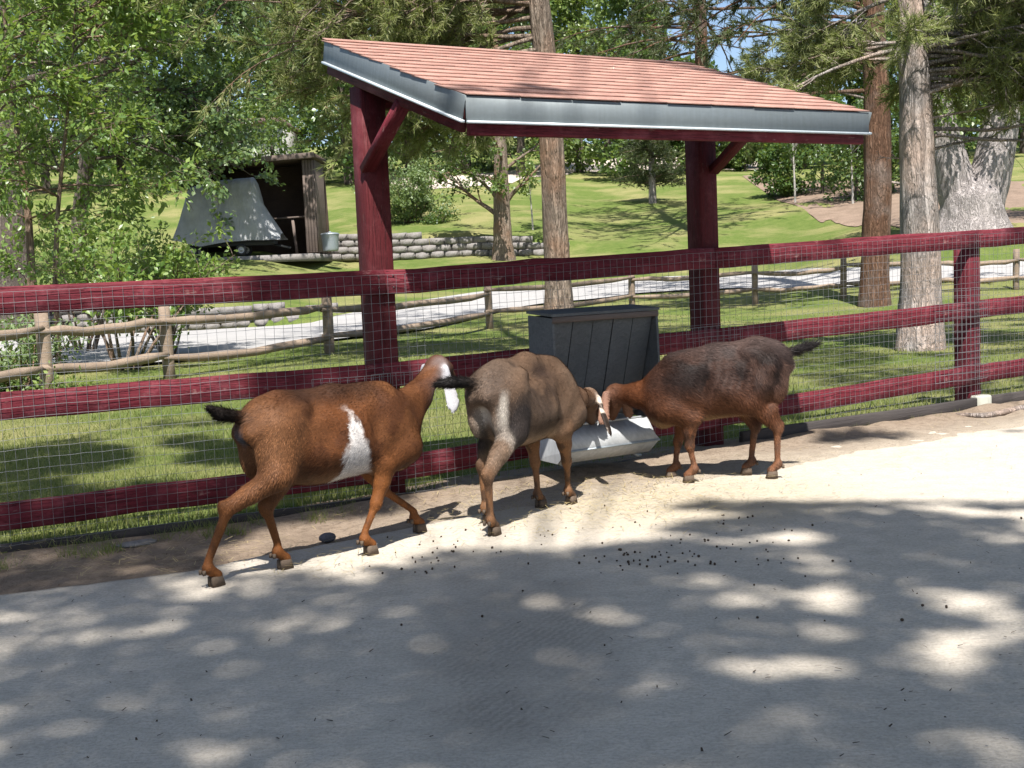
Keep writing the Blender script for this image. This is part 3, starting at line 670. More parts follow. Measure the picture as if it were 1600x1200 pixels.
# ------------------------------------------------------------------ goats
def norm(v): v = np.asarray(v, float); return v / (np.linalg.norm(v) + 1e-12)
class Body:
    """smooth union of tapered limbs and ellipsoids, meshed as one continuous skin"""
    def __init__(s): s.p = []
    def cone(s, a, b, ra, rb, k=.03, tagn='body'): s.p.append(('c', np.array(a, float), np.array(b, float), ra, rb, k, tagn))
    def ell(s, c, r, k=.04, tagn='body', R=None): s.p.append(('e', np.array(c, float), np.array(r, float), np.eye(3) if R is None else np.array(R), 0, k, tagn))
    def d(s, q, P):
        if q[0] == 'c':
            a, b, ra, rb = q[1:5]; ab = b - a; t = np.clip(((P - a) @ ab) / (ab @ ab + 1e-12), 0, 1)
            return np.linalg.norm(P - (a + t[..., None] * ab), axis=-1) - (ra + (rb - ra) * t)
        c, r, R = q[1:4]; L = (P - c) @ R.T
        k0 = np.linalg.norm(L / r, axis=-1); k1 = np.linalg.norm(L / r ** 2, axis=-1) + 1e-9
        return k0 * (k0 - 1) / k1
    def bounds(s, q, m):
        if q[0] == 'c':
            lo = np.minimum(q[1] - q[3], q[2] - q[4]); hi = np.maximum(q[1] + q[3], q[2] + q[4])
        else:
            r = q[2].max(); lo = q[1] - r; hi = q[1] + r
        return lo - m, hi + m
    def build(s, h=.0085):
        los = np.array([s.bounds(q, .03)[0] for q in s.p]).min(0); his = np.array([s.bounds(q, .03)[1] for q in s.p]).max(0)
        n = np.ceil((his - los) / h).astype(int) + 1
        G = np.full(n, .2)
        ax = [los[k] + h * np.arange(n[k]) for k in range(3)]
        for q in s.p:
            kk = q[5]; lo, hi = s.bounds(q, .05 + kk)
            a = np.clip(np.floor((lo - los) / h).astype(int), 0, n - 1); b = np.clip(np.ceil((hi - los) / h).astype(int) + 1, 1, n)
            sl = tuple(slice(a[k], b[k]) for k in range(3))
            P = np.stack(np.meshgrid(*[ax[k][sl[k]] for k in range(3)], indexing='ij'), -1)
            dd = s.d(q, P); g = G[sl]
            if q[6] == 'cut':
                hh = np.clip(.5 - .5 * (g + dd) / kk, 0, 1); G[sl] = g * (1 - hh) - dd * hh + kk * hh * (1 - hh); continue
            hh = np.clip(.5 + .5 * (g - dd) / kk, 0, 1)
            G[sl] = g * (1 - hh) + dd * hh - kk * hh * (1 - hh)
        rib = getattr(s, 'rib', None)
        if rib is not None:
            X3, Y3, Z3 = np.meshgrid(*ax, indexing='ij'); lh, zm_ = rib
            mk = np.clip(1 - np.abs(X3 + .02) / (lh * .75), 0, 1) ** .5 * np.clip(1 - np.abs(Z3 - (zm_ - .20)) / .15, 0, 1) * (np.abs(Y3) > .06)
            G = G + .0045 * np.sin(2 * math.pi * (X3 + .35 * (Z3 - zm_)) / .048) * mk
        # surface nets
        ins = G < 0
        nx, ny, nz = n; cs = (nx - 1, ny - 1, nz - 1)
        acc = np.zeros(cs + (3,)); cnt = np.zeros(cs)
        corners = [(i, j, k) for i in (0, 1) for j in (0, 1) for k in (0, 1)]
        def sub(A, c): return A[c[0]:c[0] + cs[0], c[1]:c[1] + cs[1], c[2]:c[2] + cs[2]]
        for c in corners:
            for axk in range(3):
                if c[axk] == 0:
                    c2 = list(c); c2[axk] = 1
                    g1 = sub(G, c); g2 = sub(G, c2); m = (g1 < 0) != (g2 < 0)
                    t = np.where(m, g1 / (g1 - g2 + 1e-12), 0)
                    for k in range(3):
                        acc[..., k] += np.where(m, c[k] + (t if k == axk else 0), 0)
                    cnt += m
        act = cnt > 0; idx = -np.ones(cs, np.int64); idx[act] = np.arange(act.sum())
        ijk = np.argwhere(act)
        V = los + h * (ijk + acc[act] / cnt[act][:, None])
        Fs = []
        for axk in range(3):
            o1, o2 = [(1, 2), (2, 0), (0, 1)][axk]
            sl1 = [slice(None)] * 3; sl2 = [slice(None)] * 3; sl1[axk] = slice(0, -1); sl2[axk] = slice(1, None)
            a = ins[tuple(sl1)]; b = ins[tuple(sl2)]
            for flip, m in ((False, a & ~b), (True, ~a & b)):
                e = np.argwhere(m)
                ok = (e[:, o1] > 0) & (e[:, o2] > 0) & (e[:, o1] < n[o1] - 1) & (e[:, o2] < n[o2] - 1); e = e[ok]
                def cid(d1, d2):
                    q = e.copy(); q[:, o1] -= d1; q[:, o2] -= d2; return idx[q[:, 0], q[:, 1], q[:, 2]]
                f = np.stack([cid(1, 1), cid(0, 1), cid(0, 0), cid(1, 0)], -1)
                Fs.append(f[:, ::-1] if flip else f)
        F = np.concatenate(Fs)
        # two light smoothing passes
        for _ in range(2):
            S = np.zeros_like(V); C = np.zeros(len(V))
            for k in range(4):
                np.add.at(S, F[:, k], V[F[:, (k + 1) % 4]]); np.add.at(C, F[:, k], 1)
                np.add.at(S, F[:, k], V[F[:, (k - 1) % 4]]); np.add.at(C, F[:, k], 1)
            V = V * .5 + .5 * S / C[:, None]
        return V, F
    def weights(s, V, groups, soft=.012):
        D = {g: np.full(len(V), 1.0) for g in groups}
        for q in s.p:
            if q[6] == 'cut': continue
            D[q[6]] = np.minimum(D[q[6]], s.d(q, V))
        W = np.stack([np.exp(-np.maximum(D[g], -.02) / soft) for g in groups]); return W / W.sum(0)

GROUPS = ['body', 'neck', 'head', 'ear', 'tail', 'thigh', 'shoulder', 'leg', 'foot', 'belly']
def sstep(a, b, x): t = np.clip((x - a) / (b - a), 0, 1); return t * t * (3 - 2 * t)
def mixc(c, m, col): return c * (1 - m[:, None]) + np.array(col) * m[:, None]

def make_goat(name, label, H, S, zb, zw, feet, hocks, knees, poll, muzzle, ears, tail, coatfn, sag=0.0, furlen=.016, width=1.0, hump=0.0):
    """H, S: hip and shoulder on the ground plane; feet: world xy for FL, FR, HL, HR"""
    H = np.array(H, float); S = np.array(S, float); O = (H + S) / 2; h = norm(S - H); lf = np.array([-h[1], h[0]])
    Lh = np.linalg.norm(S - H) / 2
    def loc(p):
        p = np.array(p, float); q = p[:2] - O; r = [q @ h, q @ lf]; return np.array(r + [p[2]] if len(p) > 2 else r)
    root = thing(name, label, 'goat', (O[0], O[1], 0), 'goats feeding along the red fence')
    MW = Matrix(((h[0], lf[0], 0, O[0]), (h[1], lf[1], 0, O[1]), (0, 0, 1, 0), (0, 0, 0, 1)))
    B = Body(); w = width; zm = (zb + zw) / 2
    # trunk
    B.ell((Lh - .10, 0, zw - .205), (.235, .135 * w, .19), .05)
    B.ell((.03, 0, zm - .225 - sag * .5), (Lh * .55 + .17, .152 * w, .18), .07)
    B.ell((-Lh * .45, 0, zm - .23 - sag), (Lh * .5 + .10, .155 * w, .165), .07, 'belly' if False else 'body')
    B.cone((Lh - .02, 0, zw - .05), (0, 0, zm - .058 + hump), .042, .055, .06)
    B.cone((0, 0, zm - .058 + hump), (-Lh + .04, 0, zb - .06), .055, .058, .06)
    B.ell((-Lh - .01, 0, zb - .122), (.15, .092 * w, .115), .05)
    for sd in (1, -1):
        B.ell((-Lh + .08, sd * .086 * w, zb - .078), (.045, .026, .026), .055)
        B.cone((-Lh - .03, sd * .055, zb - .13), (-Lh - .135, sd * .045, zb - .165), .065, .038, .05)
    B.ell((Lh + .045, 0, zw - .29), (.10, .10 * w, .14), .06)               # brisket
    hoofs = []
    for key, sd, front in (('FL', 1, 1), ('FR', -1, 1), ('HL', 1, 0), ('HR', -1, 0)):
        ft = loc(feet[key]); ft = np.array([ft[0], ft[1], 0.0])
        if front:
            top = np.array([Lh - .06, sd * .065 * w, zw - .11]); pt = np.array([Lh + .035, sd * .088 * w, zw - .31]); el = np.array([Lh - .10, sd * .095 * w, zw - .37])
            kn = knees.get(key); 
            fet = ft + np.array([-.028, 0, .078]); 
            kn = el * .47 + fet * .53 + (np.array([.018, 0, .0]) if kn is None else np.array(kn))
            B.cone(top, pt, .05, .058, .06, 'shoulder'); B.cone(pt, el, .056, .048, .06, 'shoulder')
            mid = el * .55 + kn * .45 + np.array([.006, 0, 0])
            B.cone(el, mid, .046, .035, .04, 'leg'); B.cone(mid, kn, .035, .026, .025, 'leg')
            B.ell(kn, (.027, .026, .034), .014, 'leg')
            B.cone(kn, fet + np.array([.004, 0, .03]), .0190, .0160, .014, 'foot')
        else:
            hip = np.array([-Lh, sd * .066 * w, zb - .16]); fet = ft + np.array([-.03, 0, .082])
            hk = ft + np.array(hocks[key], float)
            st = np.array([-Lh + .10 + .8 * np.clip(ft[0] + Lh + .05, -.19, .08), sd * .098 * w, zb - .345])
            B.cone(hip, st, .092, .058, .06, 'thigh')
            B.ell((-Lh - .065, sd * .068 * w, zb - .25), (.07, .042, .125), .05, 'thigh')
            md = st * .5 + hk * .5 + np.array([-.012, 0, 0])
            B.cone(st, md, .057, .038, .04, 'thigh'); B.cone(md, hk, .038, .025, .025, 'thigh')
            B.cone(np.array([-Lh - .085, sd * .07, zb - .38]) * .5 + md * .5, hk + np.array([-.018, 0, .03]), .03, .012, .035, 'thigh')   # tendon to the point of hock
            B.ell(hk + np.array([-.008, 0, .010]), (.029, .022, .036), .014, 'leg'); B.ell(hk + np.array([-.026, 0, .028]), (.014, .014, .02), .012, 'leg')
            B.cone(hk, fet + np.array([.004, 0, .03]), .0215, .0170, .014, 'foot')
        B.ell(fet, (.0235, .0235, .027), .012, 'foot')
        B.cone(fet, ft + np.array([.012, 0, .045]), .021, .023, .014, 'foot')
        hoofs.append((ft, fet))
    for sd in (1, -1): B.ell((-Lh + .185, sd * .215 * w, zb - .185), (.095, .075, .085), .06, 'cut')      # hollow of the flank
    for sd in (1, -1): B.ell((Lh - .16, sd * .20 * w, zw - .17), (.05, .07, .13), .05, 'cut')      # behind the shoulder blade
    # neck
    pl = loc(poll); mz = loc(muzzle); fd = norm(mz - pl)
    nb0 = np.array([Lh - .01, 0, zw - .14]); nb1 = np.array([Lh + .065, 0, zw - .27]); nm = (nb0 * .5 + nb1 * .5) * .45 + pl * .55 - np.array([0, 0, .012])
    B.cone(nb0, nm, .076, .055, .05, 'neck'); B.cone(nb1, nm + (nb1 - nb0) * .15, .082, .052, .05, 'neck'); B.cone(nm, pl, .058, .052, .04, 'neck')
    # head
    up = norm(np.array([0, 0, 1.]) - fd * fd[2]) if abs(fd[2]) < .95 else norm(nb0 - pl - fd * ((nb0 - pl) @ fd))
    up = -up if (abs(fd[2]) >= .95) else up
    sdv = np.cross(up, fd)
    Rh = np.stack([fd, sdv, up])
    HL_ = np.linalg.norm(mz - pl)
    B.ell(pl + fd * .03 + up * .008, (.082, .058, .062), .03, 'head', Rh)
    B.cone(pl + fd * .06 + up * .006, pl + fd * (HL_ * .62) + up * .004, .050, .040, .03, 'head')
    B.cone(pl + fd * (HL_ * .55), pl + fd * (HL_ - .02) - up * .008, .041, .031, .025, 'head')
    B.cone(pl + fd * .045 - up * .045, pl + fd * (HL_ - .03) - up * .035, .030, .020, .03, 'head')
    B.ell(pl + fd * (HL_ - .012) - up * .006, (.022, .030, .027), .015, 'head', Rh)
    for sg in (1, -1):
        B.ell(pl + fd * .075 + sdv * sg * .043 + up * .026, (.024, .012, .014), .02, 'head', Rh)
    eyes = [pl + fd * .082 + sdv * sg * .050 + up * .016 for sg in (1, -1)]
    # pendulous ears: base, tip, outward normal
    for (eb, et, en) in ears:
        eb = loc(eb); et = loc(et); ed = norm(et - eb); el_ = np.linalg.norm(et - eb)
        en = np.array(en, float); en = np.array([en[:2] @ h, en[:2] @ lf, en[2]]); en = norm(en - ed * (en @ ed)); es = np.cross(en, ed)
        R3 = np.stack([ed, es, en])
        B.cone(eb - ed * .01, eb + ed * .04, .017, .016, .015, 'ear')
        B.ell(eb + ed * el_ * .36, (el_ * .36, .030, .0095), .012, 'ear', R3)
        B.ell(eb + ed * el_ * .68 + en * .004, (el_ * .34, .040, .0085), .012, 'ear', R3)
    # tail
    tp = [loc(t) for t in tail[0]]; trd = tail[1]
    tb = np.array([-Lh - .125, 0, zb - .10]); prev = tb; pr = .026
    for t, r in zip(tp, trd):
        B.cone(prev, t, pr, r, .02, 'tail'); prev = t; pr = r
    B.rib = (Lh, zm); V, F = B.build()
    W = B.weights(V, GROUPS); w_ = {g: W[k] for k, g in enumerate(GROUPS)}
    info = dict(Lh=Lh, zb=zb, zw=zw, poll=pl, muzzle=mz)
    Cc = np.clip(coatfn(V, w_, info), .003, .9)
    me = mesh_np('body', V, F, True, Cc)
    ob = link('body', me, M['coat'], root, MW)
    # short fur lying along the skin
    tri = np.concatenate([F[:, [0, 1, 2]], F[:, [0, 2, 3]]]); A = V[tri]
    nn = np.cross(A[:, 1] - A[:, 0], A[:, 2] - A[:, 0]); ar = np.linalg.norm(nn, axis=1); 
    vn = np.zeros_like(V)
    for k in range(3): np.add.at(vn, tri[:, k], nn)
    vn /= np.linalg.norm(vn, axis=1)[:, None] + 1e-12
    rg = np.random.default_rng(hash(name) % 1000 if False else len(label)); NH = 64000
    c = np.cumsum(ar); ti = np.searchsorted(c, rg.random(NH) * c[-1]); ti = np.minimum(ti, len(tri) - 1)
    b = rg.dirichlet((1, 1, 1), NH); vi = tri[ti, rg.integers(0, 3, NH)]
    P = (A[ti] * b[..., None]).sum(1); Nn = vn[vi]
    wt = W[:, vi]
    g_leg = wt[GROUPS.index('leg')] + wt[GROUPS.index('foot')]; g_tail = wt[GROUPS.index('tail')]; g_ear = wt[GROUPS.index('ear')] + wt[GROUPS.index('head')]
    g_neck = wt[GROUPS.index('neck')]
    flow = np.stack([-np.ones(NH), np.zeros(NH), -.45 * np.ones(NH)], -1)
    flow[g_leg > .5] = (-.15, 0, -1); th = wt[GROUPS.index('thigh')] > .5; flow[th] = (-.35, 0, -1); flow[g_neck > .5] = norm(nb0 - pl) + np.array([0, 0, -.3])
    if len(tp): flow[g_tail > .5] = norm(tp[-1] - tb)
    flow = flow + rg.normal(0, .28, (NH, 3))
    flow += .5 * (np.stack([fbm(P, 14, 80 + k) for k in range(3)], -1) - .5)
    tg = flow - Nn * (flow * Nn).sum(1)[:, None]; tg /= np.linalg.norm(tg, axis=1)[:, None] + 1e-9
    Lf = furlen * rg.uniform(.6, 1.3, NH) * (1 - .45 * g_leg) * (1 - .65 * g_ear) * (1 + 1.1 * g_tail)
    Lf *= .55 + .95 * fbm(P, 7, 88)
    bel = (P[:, 2] < zm - .30) & (g_leg < .3) & (np.abs(P[:, 0]) < Lh); Lf[bel] *= 1.35
    lift = rg.uniform(.12, .40, NH) + .25 * g_tail
    dr = tg + Nn * lift[:, None]; dr /= np.linalg.norm(dr, axis=1)[:, None]
    sd_ = np.cross(dr, Nn); sd_ /= np.linalg.norm(sd_, axis=1)[:, None] + 1e-9
    wd = .0015 * rg.uniform(.7, 1.4, NH)
    base = P - Nn * .001
    VV = np.stack([base - sd_ * wd[:, None], base + sd_ * wd[:, None], base + dr * Lf[:, None]], 1).reshape(-1, 3)
    cc = np.clip(Cc[vi] * (rg.uniform(.55, 1.5, (NH, 1)) * (.75 + .5 * fbm(P * [1, 1, .6], 22, 77))[:, None]), 0, 1); CC = np.repeat(cc, 3, 0)
    CC[2::3] = np.clip(CC[2::3] * 1.12, 0, 1)
    fo = link('fur', mesh_np('fur', VV, np.arange(NH * 3).reshape(-1, 3), False, CC), M['fur'], root, MW); fo['kind'] = 'stuff'
    # cloven hooves
    for ft, fet in hoofs:
        m = MB()
        for sg in (1, -1):
            y0 = ft[1] + sg * .013
            ring0 = [(ft[0] + dx, y0 + dy, .002) for dx, dy in ((.044, -sg * .005), (.034, sg * .008), (.0, sg * .0115), (-.024, sg * .008), (-.024, -sg * .009), (.022, -sg * .0095))]
            ring1 = [(ft[0] + dx, y0 + dy, .042) for dx, dy in ((.030, -sg * .004), (.025, sg * .008), (.0, sg * .0115), (-.022, sg * .008), (-.022, -sg * .009), (.016, -sg * .0095))]
            k = 6; Fh = [(i, (i + 1) % k, (i + 1) % k + k, i + k) for i in range(k)]
            V6 = ring0 + ring1 + [(ft[0], y0, .002), (ft[0] + .002, y0, .046)]
            Fh += [(12, (i + 1) % k, i) for i in range(k)] + [(13, i + k, (i + 1) % k + k) for i in range(k)]
            m.add(V6, Fh)
        for sg in (1, -1):
            V8, F8 = box_vf(fet[0] - .026, fet[1] + sg * .014, fet[2] - .014, .012, .010, .020); m.add(V8, F8)
        link('hoof', m.mesh('hoof'), M['hoof'], root, MW)
    eme = lathe('eye', [(0, .009), (.005, .0075), (.0085, .003), (.0085, -.003), (.005, -.0075), (0, -.009)], 12)
    for e in eyes: link('eye', eme, M['eye'], root, MW @ Matrix.Translation(Vector(e)))
    return root

def coat_red(V, w, I):
    x, y, z = V.T; n = fbm(V, 9, 3); n2 = fbm(V * [1, 1, .5], 34, 5); n3 = fbm(V, 3.0, 8)
    c = np.tile(np.array([.11, .040, .014]), (len(V), 1))
    c = mixc(c, sstep(.35, .7, n3) * .55, (.15, .064, .026))
    c = mixc(c, sstep(.48, .62, n) * .6, (.055, .02, .009))
    bk = sstep(I['zw'] - .11, I['zw'] - .0, z + .05 * (n - .5)) * w['body'] * sstep(.22, .10, np.abs(x + .02) - .08)
    c = mixc(c, bk * .85, (.035, .017, .010))                                        # dark saddle along the spine
    c = mixc(c, sstep(-.30, -.40, x) * sstep(.40, .55, z) * .45, (.21, .095, .04))
    leg = w['leg'] + w['foot']; c = mixc(c, leg, (.175, .064, .019))
    c = mixc(c, w['foot'] * sstep(.55, .7, n2) * .6, (.07, .03, .013))
    c = mixc(c, w['thigh'] * .3, (.21, .10, .045))
    ul = sstep(.42, .36, z) * (w['body']); c = mixc(c, ul * .8, (.25, .14, .07))
    # white belt, wide at the belly and narrowing to a point near the back
    s = (z - .33) / .32; hw = .093 * (1 - np.clip(s, 0, 1)) ** .9 + .008
    cx = .035 - .03 * np.clip(s, 0, 1) + .02 * (n - .5)
    belt = sstep(.016, -.012, np.abs(x - cx) - hw + .05 * (n2 - .5) + .04 * (fbm(V * [1, 1, .3], 70, 6) - .5)) * sstep(.70, .63, z) * (1 - leg) * (w['body'] + .3 * w['shoulder'])
    c = mixc(c, np.clip(belt, 0, 1), (.62, .58, .54))
    c = mixc(c, w['neck'] * .35, (.10, .036, .013))
    c = mixc(c, w['head'] * .7, (.06, .022, .010))
    c = mixc(c, w['ear'], (.55, .55, .57)); c = mixc(c, w['tail'], (.016, .012, .010))
    rear = sstep(-I['Lh'] - .115, -I['Lh'] - .145, x) * sstep(.66, .58, z) * sstep(.42, .5, z) * sstep(.045, .02, np.abs(y)); c = mixc(c, rear, (.10, .10, .11))
    nape = sstep(.05, .03, np.abs(y - .03)) * w['neck'] * sstep(I['zw'] - .05, I['zw'] + .01, z) * sstep(.28, .20, np.abs(x - I['poll'][0] + .12) + .17); c = mixc(c, nape * .0, (.72, .68, .64))
    return c
def coat_tan(V, w, I):
    x, y, z = V.T; n = fbm(V, 7, 13); n2 = fbm(V * [1, 1, .5], 30, 15); n3 = fbm(V, 2.6, 19)
    c = np.tile(np.array([.128, .078, .048]), (len(V), 1))
    c = mixc(c, sstep(.42, .60, n3) * .8, (.20, .135, .09)); c = mixc(c, sstep(.50, .62, n) * .7, (.048, .032, .023))
    sp = np.exp(-(((x - .02) / .06) ** 2 + ((z - I['zb'] + .09) / .05) ** 2)); c = mixc(c, sp * .8 * w['body'], (.045, .028, .02))
    c = mixc(c, sstep(-.16, -.34, x) * w['body'] * .55, (.085, .065, .052))
    leg = w['leg'] + w['foot']; c = mixc(c, leg, (.19, .095, .045))
    c = mixc(c, leg * sstep(.52, .62, n2) * .75, (.05, .032, .022))
    ul = sstep(.47, .40, z) * w['body']; c = mixc(c, ul * .85, (.33, .235, .16))
    th = w['thigh']; Lh = I['Lh']
    blk = np.clip(th * 2, 0, 1) * np.exp(-(((x + Lh + .015) / .075) ** 2 + ((z - .49) / .12) ** 2)); c = mixc(c, np.clip(blk * 2.2, 0, .97), (.025, .020, .018))
    wh = np.clip(th + w['body'] * sstep(-Lh + .0, -Lh - .07, x), 0, 1) * sstep(.034, .004, np.abs(x + Lh + .108 + .05 * (n - .5) + .02 * (n2 - .5))) * sstep(.30, .46, z + .10 * (n - .5)) * sstep(.70, .63, z)
    wh = wh * np.where(z < .52, sstep(.25, .6, vnoise(np.stack([x * 0, y * 0, z], -1), 26, 3)), 1) * .9; c = mixc(c, np.clip(wh, 0, 1) * np.where(y > .02, .35, .9) * (.45 + .55 * sstep(.48, .54, z)), (.56, .50, .42))
    c = mixc(c, w['head'] * .6, (.12, .07, .045)); c = mixc(c, w['neck'] * .3, (.24, .12, .06))
    e = w['ear']; c = mixc(c, e, (.035, .025, .02)); c = mixc(c, e * sstep(.45, .6, fbm(V, 20, 4)), (.66, .56, .46))
    c = mixc(c, w['tail'], (.014, .012, .011))
    return c
def coat_choc(V, w, I):
    x, y, z = V.T; n = fbm(V, 8, 23); n2 = fbm(V * [1, 1, .5], 34, 25); n3 = fbm(V, 3.2, 29)
    c = np.tile(np.array([.042, .022, .016]), (len(V), 1))
    c = mixc(c, sstep(.45, .62, n3) * .7, (.085, .05, .038)); c = mixc(c, sstep(.47, .58, n) * .85, (.012, .008, .007))
    c = mixc(c, sstep(.66, .78, z + .06 * (n - .5)) * w['body'] * .65, (.085, .060, .053))  # greyish sheen of light along the back, put into the coat colour
    low = sstep(.58, .40, z + .10 * (n3 - .5)); c = mixc(c, low * .75 * (w['body'] + w['shoulder'] + w['thigh']), (.105, .040, .017))
    c = mixc(c, w['neck'] * .85, (.13, .045, .017)); c = mixc(c, w['head'] * .8, (.13, .055, .026))
    leg = w['leg'] + w['foot']; c = mixc(c, leg, (.135, .054, .024)); c = mixc(c, leg * sstep(.48, .6, n2) * .8, (.03, .02, .016)); c = mixc(c, w['foot'] * .35, (.24, .12, .068))
    ul = sstep(.40, .345, z) * w['body']; c = mixc(c, ul * .8, (.29, .19, .10))
    ru = sstep(-I['Lh'] - .11, -I['Lh'] - .15, x) * sstep(.45, .52, z) * sstep(.68, .62, z) * sstep(.075, .04, np.abs(y)); c = mixc(c, ru, (.62, .52, .42))
    c = mixc(c, w['ear'], (.27, .15, .105)); c = mixc(c, w['tail'], (.02, .017, .017))
    return c

make_goat('goat', 'reddish brown goat with a white belt walking beside the left fence panel',
    (-1.025, 5.16), (-.585, 5.585), .775, .765,
    dict(HR=(-1.259, 4.925), HL=(-1.02, 5.175), FR=(-.67, 5.375), FL=(-.48, 5.80)),
    dict(HR=(.075, .0, .30), HL=(-.07, 0, .27)), dict(FL=(-.035, 0, .015), FR=(.012, 0, 0)),
    (-.365, 5.93, .785), (-.30, 6.15, .69),
    [((-.318, 5.885, .775), (-.285, 5.86, .565), (.55, -.8, .1)), ((-.43, 5.97, .78), (-.475, 6.02, .59), (-.8, .6, .1))],
    ([(-1.205, 4.985, .705), (-1.24, 4.95, .735)], [.024, .016]), coat_red, sag=.02, furlen=.015)
make_goat('goat', 'tan and brown goat with a white striped rump bending to the trough',
    (-.075, 5.865), (.215, 6.30), .815, .795,
    dict(HR=(-.115, 5.655), HL=(-.145, 5.95), FL=(.122, 6.28), FR=(.285, 6.345)),
    dict(HR=(-.03, .0, .28), HL=(-.035, 0, .28)), dict(),
    (.43, 6.87, .50), (.46, 7.12, .335),
    [((.485, 6.83, .495), (.527, 6.645, .31), (.85, -.5, .2)), ((.37, 6.89, .49), (.33, 6.92, .32), (-.9, .3, .1))],
    ([(-.285, 5.70, .73), (-.345, 5.70, .725)], [.024, .018]), coat_tan, sag=.03, furlen=.014, width=1.04, hump=.02)
make_goat('goat', 'dark chocolate goat with reddish legs feeding from the right end of the trough',
    (1.425, 6.895), (.90, 6.90), .805, .735,
    dict(FL=(.985, 6.815), FR=(.905, 6.97), HL=(1.462, 6.835), HR=(1.345, 6.985)),
    dict(HL=(-.03, 0, .28), HR=(-.05, 0, .275)), dict(),
    (.60, 7.03, .50), (.56, 7.19, .335),
    [((.535, 6.995, .50), (.505, 6.93, .335), (-.25, -.95, .1)), ((.655, 7.09, .49), (.68, 7.14, .34), (.6, .8, .1))],
    ([(1.62, 6.90, .715), (1.69, 6.90, .735), (1.745, 6.90, .75)], [.020, .017, .010]), coat_choc, sag=.0, furlen=.024)
# ------------------------------------------------------------------ split rail fence, walls, shed, cart, can, house
sf = thing('split_rail_fence', 'weathered grey split rail fence beside the concrete path', 'fence', hit(515, 555))
pp = [hit(*q) for q in ((-190, 660), (75, 618), (265, 592), (515, 555), (765, 511), (988, 482), (1180, 470), (1318, 463), (1460, 459), (1588, 455), (1720, 452))]
rg = np.random.default_rng(4)
for p in pp:
    P = [p + ZUP * z + np.r_[rg.normal(0, .006, 2), 0] for z in (-.2, .3, .7, 1.02)]
    V_, F4_, F3_ = tube_vf(P, [.085, .082, .08, .075], 7, True, 1 + rg.uniform(-.14, .14, (4, 7)))
    link('post', mesh_np('post', V_, [F4_, F3_]), M['split'], sf)
for a, b in zip(pp[:-1], pp[1:]):
    for zz in (.32, .76):
        n_ = 7; t = np.linspace(-.02, 1.02, n_); P = a + (b - a) * t[:, None] + ZUP * (zz + rg.uniform(-.05, .05))
        P[:, 2] += rg.normal(0, .012, n_) - .05 * np.sin(np.pi * t); P[:, 1] -= .09
        V_, F4_, F3_ = tube_vf(P, np.r_[.035, np.full(n_ - 2, .066), .035], 6, True, 1 + rg.uniform(-.16, .16, (n_, 6)))
        link('rail', mesh_np('rail', V_, [F4_, F3_]), M['split'], sf)

def block_mesh(seed, w, h, d):
    r = np.random.default_rng(seed); j = lambda s: r.uniform(-s, s)
    a = w / 2; b = h / 2
    back = [(-a, d, -b), (a, d, -b), (a, d, b), (-a, d, b)]
    mid = [(-a, .07, -b), (a, .07, -b), (a, .07, b), (-a, .07, b)]
    fr = [(-a * .42 + j(.05), -.03 + j(.03), -b * .8 + j(.03)), (a * .42 + j(.05), -.03 + j(.03), -b * .8 + j(.03)), (a * .7 + j(.05), -.02 + j(.03), b * .86 + j(.02)), (-a * .7 + j(.05), -.02 + j(.03), b * .86 + j(.02))]
    V_ = back + mid + fr + [(j(.04), -.065 + j(.02), j(.02))]
    V_[-1] = (j(.06), -.045 + j(.025), j(.04)); F_ = [(0, 1, 2, 3)] + [(k + 4, (k + 1) % 4 + 4, (k + 1) % 4, k) for k in range(4)] + [(k + 8, (k + 1) % 4 + 8, (k + 1) % 4 + 4, k + 4) for k in range(4)] + [(12, (k + 1) % 4 + 8, k + 8) for k in range(4)]
    m = MB(); m.add(V_, F_); return m.mesh('block')
def block_wall(label, pts, bw, bh, tops, group):
    pts = [np.array(p, float) for p in pts]; t = thing('retaining_wall', label, 'wall', pts[0], group)
    meshes = [block_mesh(k + int(bw * 100), bw - .008, bh - .006, .28) for k in range(6)]
    seg = [np.linalg.norm(b - a) for a, b in zip(pts[:-1], pts[1:])]; tot = sum(seg); cum = np.r_[0, np.cumsum(seg)]
    def pos(s):
        k = int(np.clip(np.searchsorted(cum, s) - 1, 0, len(seg) - 1)); f = (s - cum[k]) / seg[k]; return pts[k] + (pts[k + 1] - pts[k]) * f, norm(pts[k + 1] - pts[k])
    for c in range(8):
        s = (bw / 2 if c % 2 else 0)
        while s < tot - bw * .5:
            p, d = pos(s); top = np.interp(s, np.linspace(0, tot, len(tops)), tops)
            if (c + 1) * bh <= top + .02:
                z0 = p[2]; d2 = np.array([d[0], d[1], 0.])
                link('block', meshes[rg.integers(6)], M['block'], t, frame(p + ZUP * ((c + .5) * bh - .04) + np.array([0, .02 * c + rg.uniform(-.03, .03), rg.uniform(-.008, .008)]), d2 + np.array([0, rg.normal(0, .05), rg.normal(0, .02)])))
            s += bw
    return t
yy = 33.15
block_wall('low grey block wall along the far side of the path', [(-16, yy, -.02), (-11, yy, -.02), (-7.4, yy, .0), (-5.6, yy + .25, .1), (-4.4, yy + .9, .22)], .44, .2, (.84, .84, .84, .7, .35), 'split face block walls')
block_wall('tall rough block retaining wall below the hill lawn', [(-7.6, 49.6, 1.95), (-4.2, 49.6, 1.86), (-1.0, 49.65, 1.86), (2.6, 49.7, 1.72)], .60, .27, (1.12, 1.15, 1.1, .9, .85, .6), 'split face block walls')

